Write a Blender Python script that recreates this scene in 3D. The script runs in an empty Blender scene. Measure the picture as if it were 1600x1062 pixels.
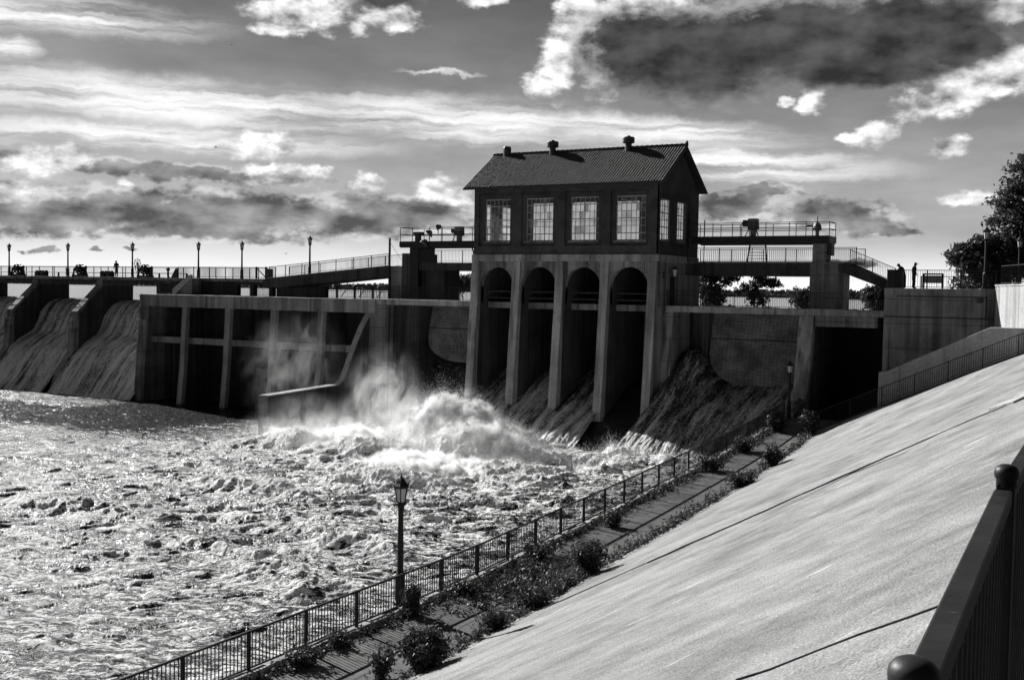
import bpy, bmesh, math, random
import numpy as np
from mathutils import Vector, Matrix
rad = math.radians
sc = bpy.context.scene
C = sc.collection
random.seed(7)
# ------------------------------------------------------------------ camera
EYE = (0.0, 0.0, 11.3)
F_PX = 1720.0
cam = bpy.data.cameras.new('camera')
cam.sensor_width = 36.0
cam.lens = F_PX / 1600.0 * 36.0
cam.clip_start = 0.1
cam.clip_end = 20000
co = bpy.data.objects.new('camera', cam)
C.objects.link(co)
M = (Matrix.Rotation(rad(29.8), 4, 'Z') @ Matrix.Rotation(math.pi / 2 - math.atan(76.6 / F_PX), 4, 'X')
     @ Matrix.Rotation(rad(1.0), 4, 'Z'))
M.translation = EYE
co.matrix_world = M
sc.camera = co
# ------------------------------------------------------------------ render settings
sc.view_settings.view_transform = 'Standard'
sc.view_settings.look = 'None'
sc.view_settings.exposure = 0.75
sc.view_settings.gamma = 1.0
sc.cycles.use_denoising = True
sc.cycles.max_bounces = 6
sc.cycles.volume_bounces = 2
sc.cycles.transparent_max_bounces = 12
# ------------------------------------------------------------------ sun
SUN_AZ, SUN_EL = rad(-72.0), rad(28.0)          # clockwise from +Y
sund = Vector((math.sin(SUN_AZ) * math.cos(SUN_EL), math.cos(SUN_AZ) * math.cos(SUN_EL), math.sin(SUN_EL)))
sl = bpy.data.lights.new('sun', 'SUN')
sl.energy = 5.0
sl.angle = rad(0.5)
sl.color = (1.0, 0.995, 0.985)
so = bpy.data.objects.new('sun', sl)
so.rotation_euler = (-sund).to_track_quat('-Z', 'Y').to_euler()
C.objects.link(so)


# ------------------------------------------------------------------ node helper
class N:
    def __init__(s, tree):
        s.t = tree
        s.l = tree.links

    def put(s, inp, v):
        if isinstance(v, bpy.types.NodeSocket):
            s.l.new(v, inp)
        elif v is not None:
            inp.default_value = v

    def math(s, op, a, b=None, c=None, clamp=False):
        n = s.t.nodes.new('ShaderNodeMath')
        n.operation = op
        n.use_clamp = clamp
        s.put(n.inputs[0], a)
        s.put(n.inputs[1], b)
        s.put(n.inputs[2], c)
        return n.outputs[0]

    def vmath(s, op, a, b=None):
        n = s.t.nodes.new('ShaderNodeVectorMath')
        n.operation = op
        s.put(n.inputs[0], a)
        s.put(n.inputs[1], b)
        return n.outputs['Value'] if op in ('LENGTH', 'DOT_PRODUCT', 'DISTANCE') else n.outputs[0]

    def map(s, v, loc=(0, 0, 0), rot=(0, 0, 0), scale=(1, 1, 1), kind='POINT'):
        n = s.t.nodes.new('ShaderNodeMapping')
        n.vector_type = kind
        s.put(n.inputs[0], v)
        n.inputs['Location'].default_value = loc
        n.inputs['Rotation'].default_value = rot
        n.inputs['Scale'].default_value = scale
        return n.outputs[0]

    def noise(s, v, scale, detail=4, rough=0.55, out=0, dist=0.0):
        n = s.t.nodes.new('ShaderNodeTexNoise')
        s.put(n.inputs['Vector'], v)
        n.inputs['Scale'].default_value = scale
        n.inputs['Detail'].default_value = detail
        n.inputs['Roughness'].default_value = rough
        n.inputs['Distortion'].default_value = dist
        return n.outputs[out]

    def voronoi(s, v, scale, feature='F1'):
        n = s.t.nodes.new('ShaderNodeTexVoronoi')
        n.feature = feature
        s.put(n.inputs['Vector'], v)
        n.inputs['Scale'].default_value = scale
        return n.outputs['Distance']

    def ss(s, v, a, b, lo=0.0, hi=1.0):
        n = s.t.nodes.new('ShaderNodeMapRange')
        n.interpolation_type = 'SMOOTHSTEP'
        s.put(n.inputs[0], v)
        for i, q in enumerate((a, b, lo, hi)):
            s.put(n.inputs[i + 1], q)
        return n.outputs[0]

    def mix(s, f, a, b):
        n = s.t.nodes.new('ShaderNodeMix')
        n.data_type = 'FLOAT'
        s.put(n.inputs[0], f)
        s.put(n.inputs[2], a)
        s.put(n.inputs[3], b)
        return n.outputs[0]

    def sep(s, v):
        n = s.t.nodes.new('ShaderNodeSeparateXYZ')
        s.put(n.inputs[0], v)
        return n.outputs

    def comb(s, x=0, y=0, z=0):
        n = s.t.nodes.new('ShaderNodeCombineXYZ')
        for i, q in enumerate((x, y, z)):
            s.put(n.inputs[i], q)
        return n.outputs[0]

    def gray(s, v):
        return s.comb(v, v, v)

    def pos(s):
        return s.t.nodes.new('ShaderNodeNewGeometry').outputs['Position']

    def obj(s):
        return s.t.nodes.new('ShaderNodeTexCoord').outputs['Object']

    def attr(s, name):
        n = s.t.nodes.new('ShaderNodeAttribute')
        n.attribute_name = name
        return n.outputs['Fac']


# ------------------------------------------------------------------ world: sky and clouds by direction
CL = {'dark': [(-23.5, 12.49, 3.94, 2.48, 0), (-20.26, 11.98, 5.5, 2.63, 0), (-15.55, 12.62, 7.17, 2.42, 0), (-11.03, 12.71, 5.35, 2.36, 0), (-12.46, 10.93, 5.14, 1.02, 0), (-8.11, 11.95, 2.57, 1.39, 0), (-36.65, 14.55, 2.3, 0.73, 0)],
      'puff': [(-26.64, 13.88, 1.33, 1.99, 0), (-25.45, 12.18, 1.32, 2.49, 0), (-27.81, 11.7, 1.16, 2.06, 0), (-28.54, 10.44, 1.07, 0.73, 0), (-23.22, 14.38, 3.61, 0.86, 0), (-40.82, 13.63, 3.05, 1.11, 0), (-42.07, 12.83, 1.75, 0.46, 0), (-36.31, 13.5, 1.81, 0.66, 0), (-37.93, 12.97, 0.72, 0.46, 0), (-31.42, 14.49, 1.5, 0.4, 0), (-8.6, 9.63, 2.74, 1.12, 14), (-6.24, 10.68, 2.22, 1.37, 20), (-6.07, 13.37, 1.25, 0.67, 0), (-15.0, 9.56, 0.81, 0.71, 20), (-16.09, 9.58, 0.56, 0.29, 20), (-11.91, 7.85, 1.44, 0.7, 12), (-13.26, 7.76, 0.67, 0.29, 0), (-8.32, 7.32, 1.03, 0.53, 18), (-7.59, 4.88, 1.37, 0.34, 0), (-53.09, 5.65, 2.11, 0.92, 0), (-51.54, 6.1, 1.29, 0.74, 0), (-54.2, 4.54, 1.52, 0.39, 0), (-42.66, 7.13, 1.9, 0.88, 0), (-42.02, 5.89, 2.07, 0.29, 0), (-40.11, 5.81, 0.97, 0.43, 0), (-37.35, 5.35, 1.05, 0.5, 0), (-33.58, 5.12, 1.66, 0.83, 0), (-49.21, 4.92, 0.44, 0.25, 0)],
      'mid': [(-44.51, 3.57, 14.65, 1.35, 0), (-52.53, 3.26, 7.94, 1.17, 0), (-35.86, 3.83, 4.94, 1.13, 0), (-33.22, 3.46, 1.99, 0.67, 0), (-46.05, 2.66, 6.45, 0.58, 0), (-49.07, 5.66, 10.1, 0.5, -2), (-18.47, 4.49, 2.56, 0.78, 0), (-13.76, 4.07, 3.53, 0.9, 0), (-12.38, 3.53, 2.42, 0.64, 0), (-10.87, 3.22, 1.49, 0.28, 0), (-16.9, 5.26, 2.21, 0.39, 0), (-19.76, 4.97, 0.77, 0.3, 0), (-41.87, 7.01, 0.77, 0.46, 0), (-52.82, 1.52, 0.85, 0.21, 5), (-53.93, 1.45, 0.28, 0.09, 0), (-50.53, 1.58, 0.35, 0.12, 0), (-49.15, 1.69, 0.42, 0.13, 5), (-12.77, 1.54, 1.83, 0.25, 0)],
      'cirrus': [(-47.59, 8.88, 14.51, 1.33, -2), (-54.19, 10.84, 1.24, 0.61, 0), (-32.64, 8.61, 10.97, 1.33, -3), (-23.4, 8.24, 8.55, 0.86, -4), (-53.08, 12.53, 8.43, 0.92, 0), (-33.66, 10.99, 2.32, 0.13, 0), (-18.52, 6.63, 8.32, 0.98, -4), (-47.58, 7.19, 12.09, 0.79, 0)]}
world = bpy.data.worlds.new('World')
sc.world = world
world.use_nodes = True
wt = world.node_tree
for n in list(wt.nodes):
    wt.nodes.remove(n)
w = N(wt)
SKY_STRENGTH = 0.1
sky = wt.nodes.new('ShaderNodeTexSky')
sky.sky_type = 'NISHITA'
sky.sun_disc = False
sky.sun_elevation = SUN_EL
sky.sun_rotation = SUN_AZ
bw = wt.nodes.new('ShaderNodeRGBToBW')
wt.links.new(sky.outputs[0], bw.inputs[0])
d = wt.nodes.new('ShaderNodeTexCoord').outputs['Generated']
dx, dy, dz = w.sep(d)
azd = w.math('MULTIPLY', w.math('ARCTAN2', dx, dy), 57.2958)
eld = w.math('MULTIPLY', w.math('ARCSINE', dz), 57.2958)
P = w.comb(azd, eld, 0)
warp = w.noise(w.map(P, scale=(0.55, 0.8, 1)), 1.0, 6, 0.62, out=1)
wv = w.vmath('SUBTRACT', warp, (0.5, 0.5, 0.5))
fine = w.noise(w.map(P, scale=(1.0, 1.5, 1)), 1.0, 9, 0.6)
big = w.noise(w.map(P, scale=(0.16, 0.5, 1)), 1.0, 5, 0.55)


def field(lst, amt, off=(0, 0, 0)):
    Q = w.vmath('ADD', w.vmath('ADD', P, off), w.vmath('MULTIPLY', wv, (amt, amt * 0.7, 0)))
    acc = None
    for a, e, ra, re, rot in lst:
        ln = w.vmath('LENGTH', w.map(Q, (a, e, 0), (0, 0, rad(rot)), (ra, re, 1), 'TEXTURE'))
        v = w.math('SUBTRACT', 1.0, ln)
        acc = v if acc is None else w.math('MAXIMUM', acc, v)
    return acc


# clear sky: darker overhead, bright towards the horizon (the Nishita sky in grey)
base = w.math('MULTIPLY', bw.outputs[0], 0.22)
base = w.math('MINIMUM', w.math('MULTIPLY', base, 1.0), 2.6)
el_up = w.ss(eld, 0.0, 16.0)
base = w.math('ADD', w.math('MULTIPLY', base, 0.40), w.mix(el_up, 2.5, 0.35))
base = w.math('MULTIPLY', base, w.ss(big, 0.2, 0.8, 0.8, 1.15))
# horizon glow, strongest on the sun's side and fading round behind the camera
hz = w.math('MAXIMUM', w.math('SQRT', w.math('ADD', w.math('MULTIPLY', dx, dx), w.math('MULTIPLY', dy, dy))), 0.02)
toward = w.math('DIVIDE', w.math('ADD', w.math('MULTIPLY', dx, math.sin(SUN_AZ)), w.math('MULTIPLY', dy, math.cos(SUN_AZ))), hz)
side = w.ss(toward, -0.75, 0.35, 0.22, 1.0)
base = w.mix(w.ss(eld, 0.3, 3.4), 6.0, base)
base = w.math('MULTIPLY', base, side)
col = base
# cirrus
ci = field(CL['cirrus'], 1.6)
streak = w.noise(w.map(w.vmath('ADD', P, w.vmath('MULTIPLY', wv, (2.0, 0.8, 0))), rot=(0, 0, rad(3)), scale=(0.10, 1.3, 1)), 1.0, 7, 0.62)
cm = w.math('MULTIPLY', w.ss(ci, -0.25, 0.75), w.ss(streak, 0.30, 0.62))
col = w.mix(w.math('MULTIPLY', cm, 0.95), col, 6.4)
# noise relief seen from the light's side
fine2 = w.noise(w.map(w.vmath('ADD', P, (-0.30, 0.42, 0)), scale=(1.0, 1.5, 1)), 1.0, 6, 0.55)
lit = w.math('SUBTRACT', fine, fine2)
soft = w.noise(w.map(P, scale=(0.42, 0.8, 1)), 1.0, 5, 0.5)
soft2 = w.noise(w.map(w.vmath('ADD', P, (-0.7, 0.7, 0)), scale=(0.42, 0.8, 1)), 1.0, 5, 0.5)
slit = w.math('SUBTRACT', soft, soft2)
fn = w.math('SUBTRACT', fine, 0.5)
# low grey stratocumulus: lit along the tops, dark bodies
mf = field(CL['mid'], 1.5)
mi = w.math('ADD', mf, w.math('MULTIPLY', fn, 1.3))
mcol = w.math('ADD', w.ss(big, 0.3, 0.7, 0.9, 2.0), w.math('MULTIPLY', slit, 4.5))
mcol = w.math('ADD', mcol, w.math('MULTIPLY', w.ss(mi, 0.0, 0.55, 1.0, 0.0), w.math('MULTIPLY', w.ss(slit, -0.06, 0.1), 3.6)))
mcol = w.math('MAXIMUM', mcol, 0.6)
col = w.mix(w.ss(mi, -0.12, 0.42), col, mcol)
# bright cumulus puffs, grey on the far side
pf = field(CL['puff'], 1.5)
pu = w.math('ADD', pf, w.math('MULTIPLY', fn, 1.5))
pcol = w.math('ADD', w.math('ADD', 5.0, w.math('MULTIPLY', lit, 6.5)), w.math('MULTIPLY', slit, 13.0))
pcol = w.math('MINIMUM', w.math('MAXIMUM', pcol, 1.3), 7.4)
col = w.mix(w.math('MULTIPLY', w.ss(pu, -0.1, 0.6), 0.97), col, pcol)
# heavy dark cloud: bright where its upper left rim meets the light
df = field(CL['dark'], 1.6)
dk = w.math('ADD', df, w.math('MULTIPLY', fn, 0.7))
dd_ = w.math('SUBTRACT', df, field(CL['dark'], 1.6, (-0.9, 0.55, 0)))
body = w.math('ADD', w.ss(big, 0.25, 0.75, 0.28, 0.6), w.math('ADD', w.math('MULTIPLY', lit, 0.35), w.math('MULTIPLY', slit, 0.8)))
body = w.math('MAXIMUM', body, 0.2)
rim = w.math('MULTIPLY', w.ss(dk, -0.05, 0.45, 1.0, 0.0), w.ss(dd_, 0.0, 0.35, 0.9, 5.4))
dcol = w.math('ADD', body, w.math('ADD', rim, w.math('MULTIPLY', w.math('MULTIPLY', lit, 3.5), w.ss(dk, 0.0, 0.5, 1.0, 0.0))))
col = w.mix(w.ss(dk, -0.2, 0.45), col, w.math('MAXIMUM', dcol, 0.14))
# below the horizon: plain grey
col = w.mix(w.ss(eld, -1.5, -0.2), 1.0, col)
bg = wt.nodes.new('ShaderNodeBackground')
wt.links.new(w.gray(col), bg.inputs['Color'])
bg.inputs['Strength'].default_value = SKY_STRENGTH
wo = wt.nodes.new('ShaderNodeOutputWorld')
wt.links.new(bg.outputs[0], wo.inputs[0])

# ------------------------------------------------------------------ materials
MATS = {}


def newmat(name):
    m = bpy.data.materials.new(name)
    m.use_nodes = True
    t = m.node_tree
    b = t.nodes['Principled BSDF']
    MATS[name] = m
    return m, N(t), b


def bump(n, b, h, strength, dist=0.05):
    q = n.t.nodes.new('ShaderNodeBump')
    q.inputs['Strength'].default_value = strength
    q.inputs['Distance'].default_value = dist
    n.put(q.inputs['Height'], h)
    n.l.new(q.outputs[0], b.inputs['Normal'])


def concrete(name, lo, hi, streak=0.6, rough=0.9, boards=0.0):
    m, n, b = newmat(name)
    p = n.pos()
    big = n.noise(p, 0.35, 5, 0.6)
    spk = n.noise(p, 9.0, 4, 0.7)
    st = n.noise(n.map(p, scale=(1.6, 1.6, 0.09)), 1.0, 5, 0.65)
    v = n.math('ADD', n.math('MULTIPLY', big, 0.5), n.math('MULTIPLY', st, 0.5))
    v = n.mix(n.ss(v, 0.34, 0.66), lo, hi)
    v = n.math('MULTIPLY', v, n.ss(spk, 0.25, 0.75, 0.78, 1.18))
    drip = n.ss(n.noise(n.map(p, scale=(2.6, 2.6, 0.05)), 1.0, 3, 0.5), 0.56, 0.70)
    v = n.math('MULTIPLY', v, n.math('SUBTRACT', 1.0, n.math('MULTIPLY', drip, streak)))
    wide = n.ss(n.noise(n.map(p, loc=(7, 2, 0), scale=(0.55, 0.55, 0.02)), 1.0, 4, 0.6), 0.55, 0.63)
    v = n.math('MULTIPLY', v, n.math('SUBTRACT', 1.0, n.math('MULTIPLY', wide, streak * 0.75)))
    blot = n.ss(n.noise(p, 1.7, 7, 0.75), 0.55, 0.68)
    v = n.math('MULTIPLY', v, n.math('SUBTRACT', 1.0, n.math('MULTIPLY', blot, 0.35)))
    if boards:
        z = n.sep(p)[2]
        fr = n.math('FRACT', n.math('DIVIDE', z, boards))
        ln = n.ss(n.math('ABSOLUTE', n.math('SUBTRACT', fr, 0.5)), 0.46, 0.49)
        v = n.math('MULTIPLY', v, n.math('SUBTRACT', 1.0, n.math('MULTIPLY', ln, 0.35)))
    n.l.new(n.gray(v), b.inputs['Base Color'])
    b.inputs['Roughness'].default_value = rough
    bump(n, b, n.math('ADD', spk, n.math('MULTIPLY', big, 2.0)), 0.5, 0.04)
    return m


concrete('concrete_dam', 0.10, 0.34, 0.7, boards=1.6)
concrete('concrete_light', 0.20, 0.46, 0.6)
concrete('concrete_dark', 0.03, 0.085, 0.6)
concrete('concrete_wet', 0.012, 0.04, 0.5, 0.5)
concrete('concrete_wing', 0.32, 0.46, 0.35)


def plain(name, v, rough=0.5, metal=0.0, var=0.25, sc_=14.0, bmp=0.15):
    m, n, b = newmat(name)
    p = n.pos()
    k = n.noise(p, sc_, 5, 0.65)
    n.l.new(n.gray(n.math('MULTIPLY', n.ss(k, 0.3, 0.7, 1 - var, 1 + var), v)), b.inputs['Base Color'])
    b.inputs['Roughness'].default_value = rough
    b.inputs['Metallic'].default_value = metal
    if bmp:
        bump(n, b, k, bmp, 0.01)
    return m


plain('black_paint', 0.011, 0.5)
MATS['black_paint'].node_tree.nodes['Principled BSDF'].inputs['Specular IOR Level'].default_value = 0.3
bp = MATS['black_paint'].node_tree
bn_ = N(bp)
chip = bn_.ss(bn_.noise(bn_.pos(), 38.0, 6, 0.7), 0.66, 0.69)
dust = bn_.ss(bn_.noise(bn_.pos(), 5.0, 6, 0.7), 0.45, 0.7, 0.010, 0.022)
bp.links.new(bn_.gray(bn_.mix(chip, dust, 0.09)), bp.nodes['Principled BSDF'].inputs['Base Color'])
plain('steel_dark', 0.03, 0.55)
plain('steel_grey', 0.10, 0.5)
plain('steel_pale', 0.32, 0.6)
plain('bark', 0.035, 0.9, bmp=0.6)
plain('clothes', 0.015, 0.9)
plain('skin', 0.12, 0.6)
plain('dry_grass', 0.10, 0.9)
plain('earth', 0.03, 0.95, sc_=2.0, var=0.5)
plain('white_board', 0.7, 0.7)
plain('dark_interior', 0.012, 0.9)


def leafmat(name, v, trans=0.4):
    m, n, b = newmat(name)
    k = n.noise(n.pos(), 1.3, 3, 0.6)
    col = n.gray(n.math('MULTIPLY', n.ss(k, 0.25, 0.75, 0.55, 1.5), v))
    n.l.new(col, b.inputs['Base Color'])
    b.inputs['Roughness'].default_value = 0.55
    tr = n.t.nodes.new('ShaderNodeBsdfTranslucent')
    n.l.new(col, tr.inputs[0])
    mx = n.t.nodes.new('ShaderNodeMixShader')
    mx.inputs[0].default_value = trans
    out = n.t.nodes['Material Output']
    n.l.new(b.outputs[0], mx.inputs[1])
    n.l.new(tr.outputs[0], mx.inputs[2])
    n.l.new(mx.outputs[0], out.inputs[0])
    return m


leafmat('leaf', 0.055)
leafmat('leaf_weed', 0.05)
leafmat('leaf_far', 0.035)

# brick
m, n, b = newmat('brick')
p = n.pos()
px, py, pz = n.sep(p)
bt = n.t.nodes.new('ShaderNodeTexBrick')
n.l.new(n.comb(n.math('ADD', px, py), pz, 0), bt.inputs['Vector'])
bt.inputs['Color1'].default_value = (0.032, 0.032, 0.032, 1)
bt.inputs['Color2'].default_value = (0.055, 0.055, 0.055, 1)
bt.inputs['Mortar'].default_value = (0.085, 0.085, 0.085, 1)
bt.inputs['Scale'].default_value = 1.0
bt.inputs['Mortar Size'].default_value = 0.012
bt.inputs['Brick Width'].default_value = 0.24
bt.inputs['Row Height'].default_value = 0.085
k = n.ss(n.noise(p, 0.9, 5, 0.65), 0.3, 0.7, 0.6, 1.25)
vm = n.vmath('MULTIPLY', bt.outputs[0], n.gray(k))
n.l.new(vm, b.inputs['Base Color'])
b.inputs['Roughness'].default_value = 0.9
bump(n, b, n.math('SUBTRACT', 1.0, bt.outputs['Fac']), 0.5, 0.02)

# roof tile
m, n, b = newmat('roof_tile')
p = n.pos()
py = n.sep(p)[1]
row = n.ss(n.math('FRACT', n.math('MULTIPLY', py, 2.6)), 0.0, 0.15, 0.55, 1.0)
k = n.ss(n.noise(p, 1.8, 5, 0.7), 0.3, 0.7, 0.6, 1.3)
tx = n.math('FRACT', n.math('MULTIPLY', n.math('ADD', n.sep(p)[0], 46.45), 76.0 / 16.7))
val = n.ss(n.math('ABSOLUTE', n.math('SUBTRACT', tx, 0.5)), 0.2, 0.45, 1.5, 0.3)
n.l.new(n.gray(n.math('MULTIPLY', n.math('MULTIPLY', n.math('MULTIPLY', row, val), k), 0.036)), b.inputs['Base Color'])
b.inputs['Roughness'].default_value = 0.75

# dusty glass: part clear, part scattering
m, n, b = newmat('window_glass')
k = n.noise(n.pos(), 2.2, 4, 0.6)
b.inputs['Base Color'].default_value = (0.35, 0.35, 0.35, 1)
b.inputs['Roughness'].default_value = 0.25
tl = n.t.nodes.new('ShaderNodeBsdfTranslucent')
tl.inputs[0].default_value = (0.5, 0.5, 0.5, 1)
tp = n.t.nodes.new('ShaderNodeBsdfTransparent')
m1 = n.t.nodes.new('ShaderNodeMixShader')
m1.inputs[0].default_value = 0.5
n.l.new(b.outputs[0], m1.inputs[1])
n.l.new(tl.outputs[0], m1.inputs[2])
m2 = n.t.nodes.new('ShaderNodeMixShader')
gx, gy, gz = n.sep(n.pos())
wn_ = n.t.nodes.new('ShaderNodeTexWhiteNoise')
wn_.noise_dimensions = '2D'
n.l.new(n.comb(n.math('FLOOR', n.math('DIVIDE', n.math('ADD', gx, gy), 0.387)), n.math('FLOOR', n.math('DIVIDE', n.math('SUBTRACT', gz, 15.12), 0.54)), 0), wn_.inputs[0])
n.put(m2.inputs[0], n.math('SUBTRACT', n.ss(k, 0.2, 0.8, 0.80, 0.93), n.math('MULTIPLY', n.ss(wn_.outputs[0], 0.72, 1.0), 0.35)))
n.l.new(m1.outputs[0], m2.inputs[1])
n.l.new(tp.outputs[0], m2.inputs[2])
n.l.new(m2.outputs[0], n.t.nodes['Material Output'].inputs[0])

plain('lamp_glass', 0.55, 0.3, var=0.1)

# riveted gate plate: regular dark dots
m, n, b = newmat('riveted_plate')
p = n.pos()
px, py, pz = n.sep(p)
fx = n.math('SUBTRACT', n.math('FRACT', n.math('MULTIPLY', px, 3.4)), 0.5)
fz = n.math('SUBTRACT', n.math('FRACT', n.math('ADD', n.math('MULTIPLY', pz, 3.9), n.math('MULTIPLY', px, 0.35))), 0.5)
jit = n.math('MULTIPLY', n.math('SUBTRACT', n.noise(p, 2.3, 2), 0.5), 0.35)
dd = n.math('SQRT', n.math('ADD', n.math('POWER', n.math('ADD', fx, jit), 2.0), n.math('POWER', n.math('SUBTRACT', fz, jit), 2.0)))
dot = n.ss(dd, 0.13, 0.2)
k = n.ss(n.noise(p, 0.7, 6, 0.7), 0.3, 0.7, 0.07, 0.24)
v = n.math('MULTIPLY', k, n.mix(dot, 0.35, 1.0))
seam = n.ss(n.math('ABSOLUTE', n.math('SUBTRACT', pz, 8.05)), 0.03, 0.07, 0.25, 1.0)
n.l.new(n.gray(n.math('MULTIPLY', v, seam)), b.inputs['Base Color'])
b.inputs['Roughness'].default_value = 0.7
bump(n, b, dot, 0.5, 0.03)

# paved slope
m, n, b = newmat('slope_concrete')
p = n.pos()
px, py, pz = n.sep(p)
big = n.noise(n.map(p, (0, 0, 0), (0, 0, rad(62)), (5.5, 1.7, 3.0), 'TEXTURE'), 1.0, 7, 0.66)
rn = n.noise(n.map(p, (0, 0, 0), (0, 0, rad(66)), (2.4, 0.45, 1.5), 'TEXTURE'), 1.0, 7, 0.7)
mot = n.noise(p, 0.55, 9, 0.75)
grain = n.noise(p, 21.0, 5, 0.82)
spk = n.voronoi(p, 24.0)
pit = n.ss(n.noise(p, 6.0, 6, 0.78), 0.58, 0.68)
v = n.ss(n.math('ADD', n.math('MULTIPLY', big, 0.45), n.math('ADD', n.math('MULTIPLY', rn, 0.2), n.math('MULTIPLY', mot, 0.35))), 0.34, 0.64, 0.12, 0.38)
v = n.math('MULTIPLY', v, n.ss(grain, 0.30, 0.70, 0.55, 1.34))
v = n.math('MULTIPLY', v, n.ss(spk, 0.05, 0.30, 0.6, 1.0))
v = n.math('MULTIPLY', v, n.math('SUBTRACT', 1.0, n.math('MULTIPLY', pit, 0.25)))
pale = n.ss(n.noise(n.map(p, (3, 1, 0), (0, 0, rad(63)), (2.6, 0.34, 1.0), 'TEXTURE'), 1.0, 5, 0.6), 0.655, 0.70)
v = n.mix(n.math('MULTIPLY', pale, 0.75), v, 0.55)
stn = n.ss(n.noise(n.map(p, (6, 2, 0), (0, 0, rad(60)), (1.6, 0.5, 1.0), 'TEXTURE'), 1.0, 7, 0.72), 0.60, 0.70)
v = n.math('MULTIPLY', v, n.math('SUBTRACT', 1.0, n.math('MULTIPLY', stn, 0.45)))
crk = n.noise(n.map(p, (9, 4, 0), (0, 0, rad(64)), (9.0, 1.6, 4.0), 'TEXTURE'), 1.0, 8, 0.7)
crk = n.ss(n.math('ABSOLUTE', n.math('SUBTRACT', crk, 0.42)), 0.0, 0.003, 0.55, 1.0)
v = n.math('MULTIPLY', v, crk)
n.l.new(n.gray(v), b.inputs['Base Color'])
b.inputs['Roughness'].default_value = 0.92
bump(n, b, n.math('ADD', grain, n.math('MULTIPLY', spk, 0.8)), 0.8, 0.03)

# footpath slabs
m, n, b = newmat('path_paving')
p = n.pos()
px, py, pz = n.sep(p)
k = n.ss(n.noise(p, 1.1, 6, 0.7), 0.3, 0.7, 0.035, 0.13)
g = n.ss(n.noise(p, 18, 4, 0.7), 0.25, 0.75, 0.75, 1.2)
j1 = n.ss(n.math('ABSOLUTE', n.math('SUBTRACT', n.math('FRACT', n.math('DIVIDE', py, 2.4)), 0.5)), 0.475, 0.49, 1.0, 0.25)
j2 = n.ss(n.math('ABSOLUTE', n.math('ADD', px, n.math('ADD', 15.9, n.math('MULTIPLY', n.math('MAXIMUM', n.math('SUBTRACT', py, 24.0), 0.0), 0.035)))), 0.03, 0.06, 0.25, 1.0)
n.l.new(n.gray(n.math('MULTIPLY', n.math('MULTIPLY', k, g), n.math('MULTIPLY', j1, j2))), b.inputs['Base Color'])
b.inputs['Roughness'].default_value = 0.85
bump(n, b, g, 0.5, 0.02)

# churning white water: broken foam over dark water, coverage from an attribute
m, n, b = newmat('white_water')
p = n.pos()
fo = n.attr('foam')
wv_ = n.vmath('MULTIPLY', n.vmath('SUBTRACT', n.noise(p, 0.6, 4, 0.6, out=1), (0.5, 0.5, 0.5)), (1.8, 1.8, 0.3))
q_ = n.vmath('ADD', p, wv_)
f1 = n.noise(n.map(q_, (0, 0, 0), (0, 0, rad(25)), (2.3, 0.62, 1.0), 'TEXTURE'), 1.0, 10, 0.68)
f2 = n.noise(n.map(q_, (0, 0, 0), (0, 0, rad(25)), (0.46, 0.15, 0.25), 'TEXTURE'), 1.0, 8, 0.72)
rdg = n.math('ABSOLUTE', n.math('SUBTRACT', n.noise(n.map(q_, (0, 0, 0), (0, 0, rad(25)), (1.7, 0.46, 0.6), 'TEXTURE'), 1.0, 6, 0.6), 0.5))
rd2 = n.math('ABSOLUTE', n.math('SUBTRACT', n.noise(n.map(q_, (5, 3, 0), (0, 0, rad(15)), (0.42, 0.2, 0.3), 'TEXTURE'), 1.0, 5, 0.62), 0.5))
cov = n.math('ADD', fo, n.math('ADD', n.math('MULTIPLY', n.math('SUBTRACT', f1, 0.5), 2.4), n.math('MULTIPLY', n.math('SUBTRACT', f2, 0.5), 1.3)))
cov = n.math('SUBTRACT', cov, n.math('ADD', n.math('MULTIPLY', n.ss(rdg, 0.0, 0.07, 1.0, 0.0), 0.75), n.math('MULTIPLY', n.ss(rd2, 0.0, 0.06, 1.0, 0.0), 0.5)))
mask = n.ss(cov, -0.05, 0.50)
dif = n.t.nodes.new('ShaderNodeBsdfDiffuse')
n.l.new(n.gray(n.mix(n.ss(f2, 0.32, 0.6), 0.72, 0.94)), dif.inputs[0])
b.inputs['Base Color'].default_value = (0.02, 0.02, 0.02, 1)
b.inputs['Roughness'].default_value = 0.27
b.inputs['Specular IOR Level'].default_value = 0.25
b.inputs['IOR'].default_value = 1.33
bn = n.t.nodes.new('ShaderNodeBump')
bn.inputs['Strength'].default_value = 1.0
bn.inputs['Distance'].default_value = 0.24
n.put(bn.inputs['Height'], n.math('MULTIPLY', n.ss(fo, -0.9, -0.1, 0.16, 1.0), n.math('ADD', f1, n.math('ADD', n.math('MULTIPLY', f2, 0.34), n.math('ADD', n.math('MULTIPLY', rdg, 1.2), n.math('MULTIPLY', rd2, 0.5))))))
n.l.new(bn.outputs[0], b.inputs['Normal'])
n.l.new(bn.outputs[0], dif.inputs['Normal'])
mx = n.t.nodes.new('ShaderNodeMixShader')
n.put(mx.inputs[0], mask)
n.l.new(b.outputs[0], mx.inputs[1])
n.l.new(dif.outputs[0], mx.inputs[2])
n.l.new(mx.outputs[0], n.t.nodes['Material Output'].inputs[0])

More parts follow.
